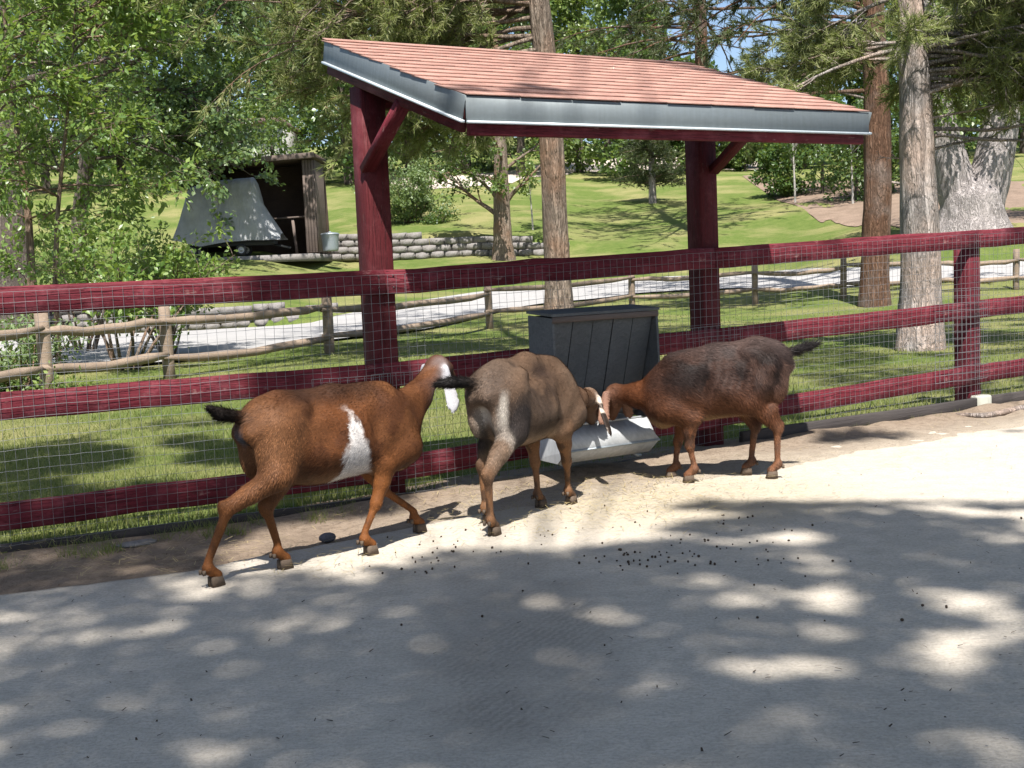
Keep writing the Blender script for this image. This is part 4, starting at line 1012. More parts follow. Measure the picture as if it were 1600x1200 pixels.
# open shed
sb = hit(470, 391); sY = 46.5; sz = 2.2
def sp(x, y, Y=sY): return at(x, y, Y)
shed = thing('open_shed', 'dark brown open fronted shed behind the covered cart', 'shed', (sp(430, 388)[0], sY, sz))
def px_x(x, Y): return at(x, 380, Y)[0]
x0, x1 = px_x(300, sY), px_x(497, sY); zt0 = at(470, 250, sY)[2]
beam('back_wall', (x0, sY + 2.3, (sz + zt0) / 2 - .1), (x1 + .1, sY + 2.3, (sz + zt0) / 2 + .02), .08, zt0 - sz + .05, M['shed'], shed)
nb_ = 8
for k in range(nb_):
    ya = sY + 2.26 * k / nb_
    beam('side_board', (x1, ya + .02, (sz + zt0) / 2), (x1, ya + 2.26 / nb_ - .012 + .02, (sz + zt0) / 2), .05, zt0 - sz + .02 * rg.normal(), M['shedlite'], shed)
for k in range(4):
    xa = px_x(479, sY) + (x1 - px_x(479, sY)) * k / 4
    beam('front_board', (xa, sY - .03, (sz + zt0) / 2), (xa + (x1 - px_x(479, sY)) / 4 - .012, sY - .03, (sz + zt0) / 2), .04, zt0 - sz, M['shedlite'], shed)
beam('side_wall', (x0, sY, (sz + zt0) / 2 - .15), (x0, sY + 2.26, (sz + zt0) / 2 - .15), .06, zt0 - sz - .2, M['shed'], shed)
beam('post', (x0 + .08, sY - .02, sz - .1), (x0 + .08, sY - .02, zt0 - .12), .14, .14, M['shed'], shed, up=(0, 1, 0))
rf = beam('roof', (x0 - .7, sY + 1.1, zt0 - .12), (x1 + .12, sY + 1.1, zt0 + .12), 2.9, .16, M['shed'], shed)
beam('fascia', (x0 - .7, sY - .39, zt0 - .10), (x1 + .1, sY - .39, zt0 + .14), .03, .2, M['shedlite'], rf)
beam('shelf', (px_x(425, sY), sY + 1.0, at(450, 340, sY)[2]), (x1 - .04, sY + 1.0, at(450, 338, sY)[2]), 1.2, .06, M['shedlite'], shed)
beam('shelf_leg', (px_x(460, sY), sY + .5, sz - .1), (px_x(456, sY), sY + .5, at(450, 342, sY)[2]), .1, .1, M['shedlite'], shed, up=(0, 1, 0))
slabp = link('shed_pad', MB.mesh((lambda m: (m.add(*box_vf((x0 + x1) / 2, sY + .2, sz - .20, x1 - x0 + .3, 4.8, .26)), m)[1])(MB()), 'shed_pad'), M['block']); tag(slabp, 'low concrete pad under the shed and cart', None, None, 'structure')

# cart under a grey tarp
cY = 44.6
cart = thing('covered_cart', 'low cart under a draped grey tarp in front of the shed', 'cart', (at(350, 390, cY)[0], cY, sz - .03))
bl = at(272, 377, cY); br = at(437, 368, cY); tl = at(292, 296, cY); tr_ = at(392, 279, cY); mid = at(408, 345, cY)
zg = sz - .03
nu, nv = 46, 22
# outline of the tarp, front face, from the left hem over the top to the right hem
top = np.array([(tl + (tr_ - tl) * t) for t in np.linspace(0, 1, 20)])
uu = np.linspace(0, 1, nu)
topx = np.interp(uu, [0, .12, .72, .80, .92, 1], [at(276, 340, cY)[0], tl[0], tr_[0], at(404, 320, cY)[0], at(425, 352, cY)[0], br[0]])
topz = np.interp(uu, [0, .12, .40, .72, .80, .92, 1], [at(280, 350, cY)[2], tl[2], at(345, 284, cY)[2], tr_[2], at(402, 318, cY)[2], at(422, 350, cY)[2], br[2]])
botx = np.interp(uu, [0, .25, 1], [bl[0], at(315, 384, cY)[0], br[0] + .05])
botz = np.interp(uu, [0, .25, .5, 1], [bl[2], at(318, 384, cY)[2], at(360, 378, cY)[2], br[2] - .12])
ring = np.linspace(0, 1, nv)      # front hem -> top -> back hem
V_ = np.zeros((nu, nv, 3))
for a in range(nu):
    for b in range(nv):
        s = ring[b]
        if s < .42: t = s / .42; x = botx[a] + (topx[a] - botx[a]) * t; z = botz[a] + (topz[a] - botz[a]) * t ** .9; y = cY - .25 + .35 * t
        elif s < .62: t = (s - .42) / .2; x = topx[a]; z = topz[a] + .10 * math.sin(math.pi * t); y = cY + .1 + 1.0 * t
        else: t = (s - .62) / .38; x = topx[a] + (botx[a] - topx[a]) * t; z = topz[a] + (botz[a] - topz[a]) * t; y = cY + 1.1 + .35 * t
        V_[a, b] = (x, y, z)
P_ = V_.reshape(-1, 3)
fold = np.sin((P_[:, 0] * 3.3 + P_[:, 2] * 2.2) + 4 * fbm(P_, .9, 91)) * .06 + (fbm(P_ * [1, 1, .35], 3.0, 92) - .5) * .26
P_[:, 1] += fold * .9; P_[:, 2] += (fbm(P_, 1.6, 95) - .5) * .10
i = np.arange(nu - 1)[:, None] * nv + np.arange(nv - 1)[None]
F_ = np.stack([i, i + nv, i + nv + 1, i + 1], -1).reshape(-1, 4)
link('tarp', mesh_np('tarp', P_, F_, True), M['tarp'], cart)
beam('bed', (bl[0] + .5, cY + .45, zg + .42), (br[0] - .25, cY + .45, zg + .42), .9, .14, M['black'], cart)
beam('tongue', (br[0] - .3, cY + .3, zg + .36), (br[0] + .35, cY + .1, zg + .20), .07, .07, M['black'], cart)
tyre = lathe('tyre', [(.12, -.06), (.17, -.07), (.20, -.05), (.205, 0), (.20, .05), (.17, .07), (.12, .06)], 28); rimm = lathe('rim', [(0, .05), (.05, .055), (.06, .03), (.11, .025), (.125, .055), (.13, 0)], 28)
for (xx, yy_) in ((at(377, 384, cY)[0], cY - .02), (at(377, 384, cY)[0], cY + .9), (at(300, 384, cY)[0], cY + .0), (at(300, 384, cY)[0], cY + .9)):
    Mx = Matrix.Translation((xx, yy_, zg + .20)) @ Matrix.Rotation(math.pi / 2, 4, 'X')
    w_ = link('wheel', tyre, M['black'], cart, Mx); link('rim', rimm, M['rim'], w_, Mx)
# galvanised can
cb = hit(517, 391); cY2 = 46.0; cp = at(517, 391, cY2)
can = thing('trash_can', 'round galvanised trash can beside the shed', 'trash can', (cp[0], cY2, cp[2] - .03))
prof = [(0, .0), (.27, 0), (.285, .02)]
for k in range(8): prof += [(.29 + .006 * (k % 2) + k * .004, .06 + k * .065)]
prof += [(.335, .60), (.34, .62), (.33, .63)]
link('can_body', lathe('can_body', prof, 28), M['can'], can, Matrix.Translation(can.location))
link('lid', lathe('lid', [(.35, .615), (.352, .645), (.30, .67), (.12, .70), (.05, .70), (.045, .73), (0, .735)], 28), M['can'], can, Matrix.Translation(can.location))

# pale house on the slope behind the trees
hY = 72.0; hb_ = at(350, 258, hY)
hs = thing('house', 'pale stucco house half hidden behind the leaves at the left', 'house', (hb_[0], hY, hb_[2]))
def hx(x): return at(x, 230, hY)[0]
def hz(y): return at(370, y, hY)[2]
beam('wall', (hx(318), hY, (hz(262) + hz(196)) / 2), (hx(436), hY, (hz(262) + hz(196)) / 2), .3, hz(196) - hz(262), M['stucco'], hs)
beam('side_wall', (hx(436), hY + .1, (hz(262) + hz(196)) / 2), (hx(436), hY + 7, (hz(262) + hz(196)) / 2), .3, hz(196) - hz(262), M['stucco'], hs)
beam('roof', (hx(312), hY + 3, hz(193)), (hx(446), hY + 3, hz(193)), 8, .25, M['roof_far'], hs)
beam('door', (hx(322), hY - .17, hz(232)), (hx(342), hY - .17, hz(232)), .06, 2.0, M['roof_far'], hs)
wn_ = beam('window', (hx(352), hY - .17, hz(218)), (hx(362), hY - .17, hz(218)), .06, .9, M['stucco'], hs); beam('pane', (hx(353), hY - .22, hz(218)), (hx(361), hY - .22, hz(218)), .02, .8, M['glass'], wn_)
# ------------------------------------------------------------------ vegetation
def leaves_mesh(name, C, Dd, size, rg, asp=.55, fold=.25, flat_=.5):
    """one folded two-triangle leaf at each centre C, pointing along Dd"""
    n = len(C); Dd = Dd / (np.linalg.norm(Dd, axis=1)[:, None] + 1e-9)
    up = rg.normal(0, 1, (n, 3)) * (1 - flat_) + np.array([0, 0, 1.]) * flat_ * 1.6
    sd = np.cross(Dd, up); sd /= np.linalg.norm(sd, axis=1)[:, None] + 1e-9; nr = np.cross(sd, Dd)
    s = (size * rg.uniform(.65, 1.25, n))[:, None]
    w = s * asp * .5
    V = np.stack([C, C + Dd * s * .48 + sd * w + nr * w * fold, C + Dd * s, C + Dd * s * .48 - sd * w + nr * w * fold], 1).reshape(-1, 3)
    b = np.arange(n)[:, None] * 4
    F = np.concatenate([b + [0, 1, 2], b + [0, 2, 3]], 1).reshape(-1, 3)
    return mesh_np(name, V, F)
def needles_mesh(name, C, Dd, rg, per=14, length=.13, width=.006, spread=.75):
    n = len(C); Dd = Dd / (np.linalg.norm(Dd, axis=1)[:, None] + 1e-9)
    d = Dd[:, None] * rg.uniform(.35, 1.0, (n, per, 1)) + rg.normal(0, spread * .6, (n, per, 3)); d /= np.linalg.norm(d, axis=2)[..., None]
    L = length * rg.uniform(.6, 1.15, (n, per, 1)); c = C[:, None] + Dd[:, None] * rg.uniform(-.08, .05, (n, per, 1))
    s = np.cross(d, rg.normal(0, 1, (n, per, 3))); s /= np.linalg.norm(s, axis=2)[..., None] + 1e-9; s = s * width
    V = np.stack([c - s, c + s, c + d * L], 2).reshape(-1, 3)
    return mesh_np(name, V, np.arange(len(V)).reshape(-1, 3))
def grow(rg, p, d, L, r, n=7, droop=0.0, wob=.12, lift=0.0):
    P = [np.array(p, float)]; d = norm(d); R = [r]
    for k in range(n):
        t = (k + 1) / n
        d = norm(d + rg.normal(0, wob, 3) + np.array([0, 0, lift - droop * t])); P.append(P[-1] + d * L / n); R.append(max(r * (1 - .86 * t), .003))
    return np.array(P), np.array(R)
def along(P, t):
    s = np.linspace(0, 1, len(P)); return np.array([np.interp(t, s, P[:, k]) for k in range(3)])
def perp_dir(rg, d, ang, side=None):
    q = rg.normal(0, 1, 3) if side is None else np.array(side, float); q = q - d * (q @ d); q = norm(q); return norm(d * math.cos(ang) + q * math.sin(ang))
def trunk_part(root, P, R, mat, seed=0, ns=28, rough=.06, name='trunk'):
    """bark-ridged tapered trunk through P"""
    P = np.array(P, float); n = 40; t = np.linspace(0, 1, n); s = np.linspace(0, 1, len(P))
    Q = np.stack([np.interp(t, s, P[:, k]) for k in range(3)], -1)
    for _ in range(3): Q[1:-1] = (Q[:-2] + Q[1:-1] * 2 + Q[2:]) / 4
    Rr = np.interp(t, s, R)
    a = np.arange(ns) * 2 * math.pi / ns; hgt = np.linalg.norm(Q - Q[0], axis=1)
    cc = np.stack([np.repeat(np.cos(a)[None], n, 0), np.repeat(np.sin(a)[None], n, 0), np.repeat(hgt[:, None], ns, 1)], -1)
    bump = 1 + rough * 2 * (fbm(cc * [1, 1, .5], 3.0, seed + 7) - .5) + rough * (vnoise(cc * [3, 3, .6], 2.5, seed + 3) - .5)
    V, F4, F3 = tube_vf(Q, Rr, ns, True, bump)
    return link(name, mesh_np(name, V, [F4, F3], True), mat, root), Q, Rr
def leafy_tree(name, label, cat, base, trunk, radii, mat_b, mat_l, limbs, leaf, seed, group=None, sub=7, twig=7, per=9, trough=.06, asp=.55, subang=.8, tiplen=.55, spreadz=.5, flat_=.5):
    """limbs: (t along trunk, direction, length, radius, droop)"""
    rg = np.random.default_rng(seed); root = thing(name, label, cat, base, group)
    _, Q, Rr = trunk_part(root, trunk, radii, mat_b, seed, rough=trough)
    small = []; C = []; Dd = []
    for (t, d, L, r, dr) in limbs:
        P, R = grow(rg, along(Q, t), d, L, r, 8, dr, .10)
        V_, F4_, F3_ = tube_vf(P, R, 8); link('branch', mesh_np('branch', V_, [F4_, F3_], True), mat_b, root)
        for k in range(sub):
            tt = rg.uniform(.22, 1.0); p0 = along(P, tt); dd = norm(P[min(len(P) - 1, int(tt * 8) + 1)] - P[int(tt * 8) - 1 if tt * 8 >= 1 else 0])
            P2, R2 = grow(rg, p0, perp_dir(rg, dd, rg.uniform(.35, subang)) + np.array([0, 0, rg.uniform(-.1, .25)]), L * tiplen * rg.uniform(.4, .9), max(r * .32, .006), 5, dr * .6, .16)
            small.append((P2, R2))
            for q in range(twig):
                t3 = rg.uniform(.15, 1.0); p3 = along(P2, t3); d3 = perp_dir(rg, norm(P2[-1] - P2[0]), rg.uniform(.3, 1.1))
                L3 = rg.uniform(.5, 1.2) * leaf * 3.2
                P3, R3 = grow(rg, p3, d3, L3, .004, 2, .1, .2); 
                if q % 2 == 0: small.append((P3, np.array([.005, .004, .0025])))
                m = rg.poisson(per); tq = rg.uniform(.05, 1.0, m)
                c = np.array([np.interp(tq, [0, .5, 1], P3[:, k_]) for k_ in range(3)]).T + rg.normal(0, leaf * .35, (m, 3))
                C.append(c); Dd.append(np.tile(d3, (m, 1)) * .8 + rg.normal(0, .55, (m, 3)) + [0, 0, -.25])
    if small: o = link('twig_mass', tubes_mesh('twig_mass', small, 4), mat_b, root); o['kind'] = 'stuff'
    C = np.concatenate(C); Dd = np.concatenate(Dd)
    o = link('crown', leaves_mesh('crown', C, Dd, leaf, rg, asp, .25, flat_), mat_l, root); o['kind'] = 'stuff'
    return root
def clump_tree(name, label, cat, base, height, width, mat_b, mat_l, leaf, n, seed, group=None, tr=.16, low=.18, clumps=34, lobes=None, trunk_h=None, flat_=.35):
    """a farther tree: trunk, limbs, and leaf clumps through the crown's volume"""
    rg = np.random.default_rng(seed); base = np.array(base, float); root = thing(name, label, cat, base, group)
    top = base + ZUP * height
    lean = rg.normal(0, .03 * height, 2)
    tk = [base - ZUP * .3, base + ZUP * height * .3 + np.r_[lean * .3, 0], base + ZUP * height * .62 + np.r_[lean * .7, 0], base + ZUP * height * .88 + np.r_[lean, 0]]
    _, Q, Rr = trunk_part(root, tk, [tr * 1.25, tr, tr * .6, tr * .15], mat_b, seed, 14)
    cen = []; rad = []
    for k in range(clumps):
        zf = low + (1 - low) * rg.random() ** .85; e = math.sin(math.pi * min(1, (zf - low) / (1 - low) * .86 + .14)) ** .6
        a = rg.uniform(0, 2 * math.pi); rr = width * .5 * e * math.sqrt(rg.uniform(.15, 1)) * rg.uniform(.75, 1.15)
        cen.append(base + np.array([math.cos(a) * rr, math.sin(a) * rr, height * zf])); rad.append(width * rg.uniform(.09, .19))
    cen = np.array(cen); rad = np.array(rad)
    br = []
    for k in range(min(clumps, 16)):
        hz_ = np.clip((cen[k][2] - base[2]) / height - rg.uniform(.1, .25), .12, .85); p0 = along(Q, hz_ / .95)
        P = np.array([p0, p0 * .5 + cen[k] * .5 + ZUP * .05 * height * rg.uniform(-.3, .6), cen[k]])
        br.append((P, np.array([tr * .35, tr * .2, tr * .06])))
    o = link('limb_work', tubes_mesh('limb_work', br, 5), mat_b, root); o['kind'] = 'stuff'
    ki = rg.choice(clumps, n, p=rad ** 2 / (rad ** 2).sum())
    d = rg.normal(0, 1, (n, 3)); d /= np.linalg.norm(d, axis=1)[:, None]
    C = cen[ki] + d * (rad[ki] * rg.uniform(.2, 1, n) ** .5)[:, None] * np.array([1.15, 1.15, .75])
    C[:, 2] = np.maximum(C[:, 2], base[2] + .05)
    o = link('crown', leaves_mesh('crown', C, d + rg.normal(0, .6, (n, 3)) + [0, 0, -.2], leaf, rg, .62, .25, flat_), mat_l, root); o['kind'] = 'stuff'
    return root
def pine_tree(name, label, base, trunk, radii, mat_b, mat_n, boughs, seed, group, sub=9, tuft=7, per=15, length=.13, width=.005, dead=(), rough=.10):
    rg = np.random.default_rng(seed); root = thing(name, label, 'tree', base, group)
    _, Q, Rr = trunk_part(root, trunk, radii, mat_b, seed, 32, rough)
    small = []; C = []; Dd = []
    for (t, d, L, r, dr) in boughs:
        P, R = grow(rg, along(Q, t), d, L, r, 9, dr, .07)
        V_, F4_, F3_ = tube_vf(P, R, 8); link('branch', mesh_np('branch', V_, [F4_, F3_], True), mat_b, root)
        for k in range(sub):
            tt = rg.uniform(.25, 1.0); p0 = along(P, tt); dd = norm(P[-1] - P[0])
            P2, R2 = grow(rg, p0, perp_dir(rg, dd, rg.uniform(.4, 1.0)) * [1, 1, .6] + [0, 0, -.1], L * rg.uniform(.14, .34), .012, 5, dr * .7, .18)
            small.append((P2, R2))
            for q in range(tuft):
                t3 = rg.uniform(.3, 1.0); p3 = along(P2, t3); d3 = norm(norm(P2[-1] - P2[-2]) + rg.normal(0, .5, 3) + [0, 0, .1])
                P3 = np.array([p3, p3 + d3 * .1, p3 + d3 * .2]); small.append((P3, np.array([.006, .005, .004])))
                C.append(p3 + d3 * .10); Dd.append(d3); C.append(p3 + d3 * .20); Dd.append(d3)
    for (t, d, L, r, dr) in dead:
        P, R = grow(rg, along(Q, t), d, L, r, 9, dr, .12)
        V_, F4_, F3_ = tube_vf(P, R, 7); link('dead_branch', mesh_np('dead_branch', V_, [F4_, F3_], True), M['bark_grey'], root)
        for k in range(9):
            tt = rg.uniform(.2, .95); P2, R2 = grow(rg, along(P, tt), perp_dir(rg, norm(P[-1] - P[0]), rg.uniform(.4, 1.2)), L * rg.uniform(.12, .35), .006, 5, .08, .25); small.append((P2, R2))
    o = link('twig_mass', tubes_mesh('twig_mass', small, 4), mat_b, root); o['kind'] = 'stuff'
    o = link('crown', needles_mesh('crown', np.array(C), np.array(Dd), rg, per, length, width), mat_n, root); o['kind'] = 'stuff'
    return root
def U3(az, el): a = math.radians(az); e = math.radians(el); return np.array([math.sin(a) * math.cos(e), math.cos(a) * math.cos(e), math.sin(e)])   # azimuth from straight ahead, clockwise
rr_ = np.random.default_rng(77)

# --- pine behind the shelter, its boughs hanging to the left
Yp = 16.76
tp_ = [hit(877, 560) - ZUP * .15] + [at(x, y, Yp) for x, y in ((872, 430), (866, 320), (858, 150), (843, 20), (828, -140), (808, -700), (785, -1500), (765, -2300))]
bo = []
for k in range(40):
    t = rr_.uniform(.36, .63); az = rr_.choice([-90, -70, -110, -60, -95]) + rr_.normal(0, 12); bo.append((t, U3(az, rr_.uniform(-6, 10)), rr_.uniform(1.8, 4.6) if t > .46 else rr_.uniform(1.2, 2.4), .035, .08))
for k in range(8): bo.append((rr_.uniform(.60, .75), U3(rr_.uniform(-100, 100), 8), rr_.uniform(2.0, 4.0), .03, .08))
for k in range(30): bo.append((rr_.uniform(.74, .97), U3(rr_.choice([-90, -60, 0, -30, 90, 50]) + rr_.normal(0, 15), 8), rr_.uniform(3.0, 5.2), .04, .06))
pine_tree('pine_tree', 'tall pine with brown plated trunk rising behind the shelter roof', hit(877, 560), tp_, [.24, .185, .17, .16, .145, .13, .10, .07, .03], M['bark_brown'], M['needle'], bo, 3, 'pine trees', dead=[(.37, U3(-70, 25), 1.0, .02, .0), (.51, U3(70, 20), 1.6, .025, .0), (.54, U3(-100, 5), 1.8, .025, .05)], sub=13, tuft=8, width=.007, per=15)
# --- near grey pine at the right
Yd = 15.6
tp_ = [hit(1437, 546) - ZUP * .15] + [at(x, y, Yd) for x, y in ((1439, 470), (1437, 350), (1432, 180), (1426, 60), (1418, -90), (1405, -500), (1392, -1000), (1380, -1400))]
bo = [(.44, U3(95, 6), 2.8, .035, .05), (.42, U3(75, 10), 2.6, .03, .06), (.50, U3(200, 4), 1.2, .03, .06), (.48, U3(130, 0), 1.9, .03, .05), (.49, U3(-60, 5), 1.5, .03, .07)]
for k in range(16): bo.append((rr_.uniform(.72, .97), U3(rr_.uniform(-110, 110), 6), rr_.uniform(2.0, 3.8), .03, .08))
for k in range(16): bo.append((rr_.uniform(.40, .52), U3(rr_.choice([95, 80, 70, 115]) + rr_.normal(0, 10), rr_.uniform(-2, 10)), rr_.uniform(1.6, 3.0), .03, .07))
for k in range(34): bo.append((rr_.uniform(.43, .66), U3(rr_.choice([100, 80, 60, 110, -80, -60, 30, 130]) + rr_.normal(0, 12), rr_.uniform(-5, 10)), rr_.uniform(1.2, 2.7), .032, .08))
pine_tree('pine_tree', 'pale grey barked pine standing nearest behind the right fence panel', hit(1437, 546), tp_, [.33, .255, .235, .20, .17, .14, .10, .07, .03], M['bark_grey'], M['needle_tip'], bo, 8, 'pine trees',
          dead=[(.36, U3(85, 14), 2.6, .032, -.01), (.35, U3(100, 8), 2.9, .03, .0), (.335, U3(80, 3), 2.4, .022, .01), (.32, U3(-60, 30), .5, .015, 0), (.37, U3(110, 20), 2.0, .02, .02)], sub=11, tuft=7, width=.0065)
# --- red barked pine left of it, farther
pb = hit(1366, 474); Yc = pb[1]
tp_ = [pb - ZUP * .2] + [at(x, y, Yc) for x, y in ((1367, 430), (1371, 300), (1370, 150), (1362, 0), (1350, -200), (1335, -500), (1320, -900))]
bo = []
for k in range(56): bo.append((rr_.uniform(.40, .97), U3(rr_.choice([-90, -75, -105, -120, -60, 80]) + rr_.normal(0, 14), rr_.uniform(-8, 12)), rr_.uniform(2.6, 5.6), .06, .09))
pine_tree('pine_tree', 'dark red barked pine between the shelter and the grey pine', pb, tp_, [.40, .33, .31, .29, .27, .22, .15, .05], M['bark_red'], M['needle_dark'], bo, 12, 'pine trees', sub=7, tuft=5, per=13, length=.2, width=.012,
          dead=[(.36, U3(-80, 10), 4.5, .04, -.02), (.42, U3(-95, 20), 5.0, .04, .04), (.30, U3(80, 5), 1.6, .04, 0), (.46, U3(-70, 15), 4.5, .04, .05), (.50, U3(-110, 10), 4.5, .04, .06)])
# --- old forked cottonwood, far right
eb = hit(1520, 357); Ye = eb[1]
old = thing('old_tree', 'massive old forked trunk with deeply furrowed grey bark', 'tree', eb)
trunk_part(old, [eb - ZUP * .3, at(1519, 340, Ye), at(1516, 305, Ye), at(1514, 285, Ye)], [1.3, 1.0, .86, .6], M['bark_old'], 5, 56, .08)
for pts, rad in (([(1503, 318), (1488, 268), (1472, 212), (1458, 120), (1440, -20)], [.66, .56, .5, .42, .3]), ([(1532, 318), (1550, 262), (1562, 205), (1574, 120), (1600, -20)], [.7, .6, .54, .46, .3]), ([(1556, 215), (1585, 150), (1640, 60)], [.4, .3, .15])):
    trunk_part(old, [at(x, y, Ye + .1) for x, y in pts], rad, M['bark_old'], 9 + len(rad), 40, .08, 'limb')
rg = np.random.default_rng(31); n = 9000
cen = np.array([at(x, y, Ye + rg.uniform(-2, 3)) for x, y in zip(rg.uniform(1400, 1700, 30), rg.uniform(-120, 175, 30))]); ki = rg.integers(0, 30, n); d = rg.normal(0, 1, (n, 3)); d /= np.linalg.norm(d, axis=1)[:, None]
o = link('crown', leaves_mesh('crown', cen[ki] + d * .95 * rg.uniform(.2, 1, (n, 1)), d, .16, rg, .7), M['leaf_mid'], old); o['kind'] = 'stuff'
# --- young cottonwood on the mound in front of the block wall
b6 = hit(787, 404); Y6 = b6[1]
tp_ = [b6 - ZUP * .2] + [at(x, y, Y6) for x, y in ((786, 380), (784, 330), (783, 270), (781, 215), (778, 120), (770, 20))]
lm = [(.30, U3(-75, 42), 3.2, .11, -.02), (.36, U3(-95, 50), 2.4, .09, 0), (.34, U3(80, 55), 2.8, .12, -.02), (.45, U3(-60, 30), 2.6, .08, .02), (.5, U3(70, 30), 2.6, .08, .02), (.55, U3(180, 25), 2.2, .07, .04), (.6, U3(-110, 20), 2.8, .08, .05), (.68, U3(100, 20), 2.6, .08, .04), (.72, U3(-80, 10), 2.6, .07, .05), (.8, U3(60, 20), 2.2, .06, .04), (.85, U3(-30, 20), 2.2, .06, .04), (.4, U3(200, 30), 1.8, .07, .05)]
leafy_tree('cottonwood_tree', 'young cottonwood with low side branches in front of the block wall', 'tree', b6, tp_, [.50, .37, .33, .28, .24, .16, .06], M['bark_brown'], M['leaf_mid'], lm, .15, 21, None, 7, 6, 7, .10, .8)
# --- left group: dark trunk, ash saplings, shrubs
b7 = hit(22, 530); Y7 = b7[1]
big = [at(x, y, Y7) for x, y in ((20, 440), (16, 330), (10, 250), (-10, 100), (-30, -60))]
lm = [(.6, U3(60, 30), 4.0, .14, .02), (.75, U3(80, 20), 4.5, .12, .03), (.7, U3(-60, 30), 4, .12, .02), (.9, U3(100, 15), 4.5, .1, .03), (.95, U3(20, 20), 4, .1, .03)]
leafy_tree('shade_tree', 'thick dark trunked tree at the far left edge', 'tree', b7, [b7 - ZUP * .2] + big, [.75, .58, .5, .46, .36, .25], M['bark_dark'], M['leaf_dark'], lm, .15, 22, None, 9, 8, 8, .10, .7)
def sapling(label, px0, pts, Y, r, limbs, leaf, seed, mat=M['leaf_ash'], **kw):
    b = hit(*px0); return leafy_tree('ash_sapling', label, 'tree', b, [b - ZUP * .1] + [at(x, y, b[1]) for x, y in pts], [r] + list(np.linspace(r * .9, r * .25, len(pts))), M['bark_brown'], mat, limbs, leaf, seed, 'ash saplings', **kw)
def rl(n, t0, t1, azs, L0, L1, r=.02, el=(5, 40), dr=.06):
    return [(rr_.uniform(t0, t1), U3(rr_.choice(azs) + rr_.normal(0, 18), rr_.uniform(*el)), rr_.uniform(L0, L1), r, dr) for _ in range(n)]
ALL = [0, 60, 120, 180, 240, 300]
sapling('ash sapling with pale upright stem nearest the dark trunk', (48, 575), [(50, 440), (44, 330), (30, 230), (14, 110), (0, -60)], 0, .075, rl(15, .35, .98, ALL + [90, 90], 1.0, 1.9), .135, 23, sub=6, twig=6, per=8, asp=.42)
sapling('slender ash sapling with bright leaves reaching right', (92, 580), [(86, 440), (90, 330), (100, 230), (112, 120), (120, -40)], 0, .045, rl(20, .38, .98, [90, 75, 110, 60, 100, -60, 180], 1.1, 2.1), .135, 24, sub=6, twig=6, per=8, asp=.42)
sapling('bushy ash sapling at the left picture edge', (-40, 590), [(-44, 440), (-30, 330), (-20, 200), (-10, 60), (0, -60)], 0, .05, rl(14, .3, .98, [60, 100, 140, 20, 180], 1.0, 2.0), .13, 25, sub=6, twig=6, per=8, asp=.42)
# multi-stemmed leafy shrub in front of the path
def shrub(name, label, base, stems, H, W, leaf, mat, seed, group=None, per=7, sub=5, twig=5, low=.2, asp=.55, lean=0.0):
    rg = np.random.default_rng(seed); root = thing(name, label, 'shrub', base, group); small = []; C = []; Dd = []
    for k in range(stems):
        a = 2 * math.pi * (k + rg.random() * .7) / stems; d = np.array([math.cos(a) * W / H * .55 + lean, math.sin(a) * W / H * .55, 1.])
        P, R = grow(rg, base + np.array([math.cos(a), math.sin(a), 0]) * .06 * W - ZUP * .05, d, H * rg.uniform(.75, 1.1), .014 + .006 * H, 8, .03, .09)
        V_, F4_, F3_ = tube_vf(P, R, 6); link('stem', mesh_np('stem', V_, [F4_, F3_], True), M['bark_brown'], root)
        for j in range(sub):
            tt = rg.uniform(low, 1.0); P2, R2 = grow(rg, along(P, tt), perp_dir(rg, norm(P[-1] - P[0]), rg.uniform(.5, 1.2)), W * rg.uniform(.16, .34), .007, 4, .05, .2); small.append((P2, R2))
            for q in range(twig):
                p3 = along(P2, rg.uniform(.2, 1)); m = rg.poisson(per); C.append(p3 + rg.normal(0, leaf * .9, (m, 3))); Dd.append(rg.normal(0, 1, (m, 3)) + [0, 0, -.1])
    o = link('twig_mass', tubes_mesh('twig_mass', small, 4), M['bark_brown'], root); o['kind'] = 'stuff'
    C = np.concatenate(C); C[:, 2] = np.maximum(C[:, 2], base[2] + .03)
    o = link('foliage', leaves_mesh('foliage', C, np.concatenate(Dd), leaf, rg, asp), mat, root); o['kind'] = 'stuff'; return root
shrub('shrub', 'multi stemmed leafy shrub behind the left fence panel', hit(198, 578), 10, 2.45, 2.2, .10, M['leaf_ash'], 26, sub=8, twig=7, per=6, low=.42, lean=.12)
shrub('shrub', 'dense green bush between the dark trunk and the yellow green bush', hit(135, 555), 9, 2.5, 2.0, .11, M['leaf_ash'], 37, sub=6, twig=6, per=6, low=.55)
shrub('shrub', 'bright yellow green bush in front of the covered cart', hit(262, 560), 10, 1.85, 1.2, .09, M['leaf_shrub'], 27, sub=10, twig=7, per=8, low=.45)
shrub('shrub', 'low pale green bush at the left edge behind the fence', hit(28, 612), 12, 1.0, 1.25, .075, M['leaf_pale'], 28, sub=7, twig=6, per=7, low=.1)
shrub('shrub', 'small bush beside the split rails at lower left', hit(85, 640) , 8, .42, .7, .06, M['leaf_shrub'], 29, sub=5, twig=4, per=6, low=.1)
b11 = hit(120, 425)
lm = rl(38, .30, .98, [90, 80, 100, 70, 110, 20, -70, 160], 2.6, 6.6, .07, (-10, 30), .07)
tp_ = [b11 - ZUP * .2] + [at(x, y, b11[1]) for x, y in ((125, 330), (140, 220), (165, 110), (190, 0), (200, -120))]
leafy_tree('poplar_tree', 'poplar with shiny silver green leaves above the shed', 'tree', b11, tp_, [.3, .27, .24, .2, .16, .08], M['bark_dark'], M['leaf_pop'], lm, .18, 30, None, 11, 8, 9, .08, .75)
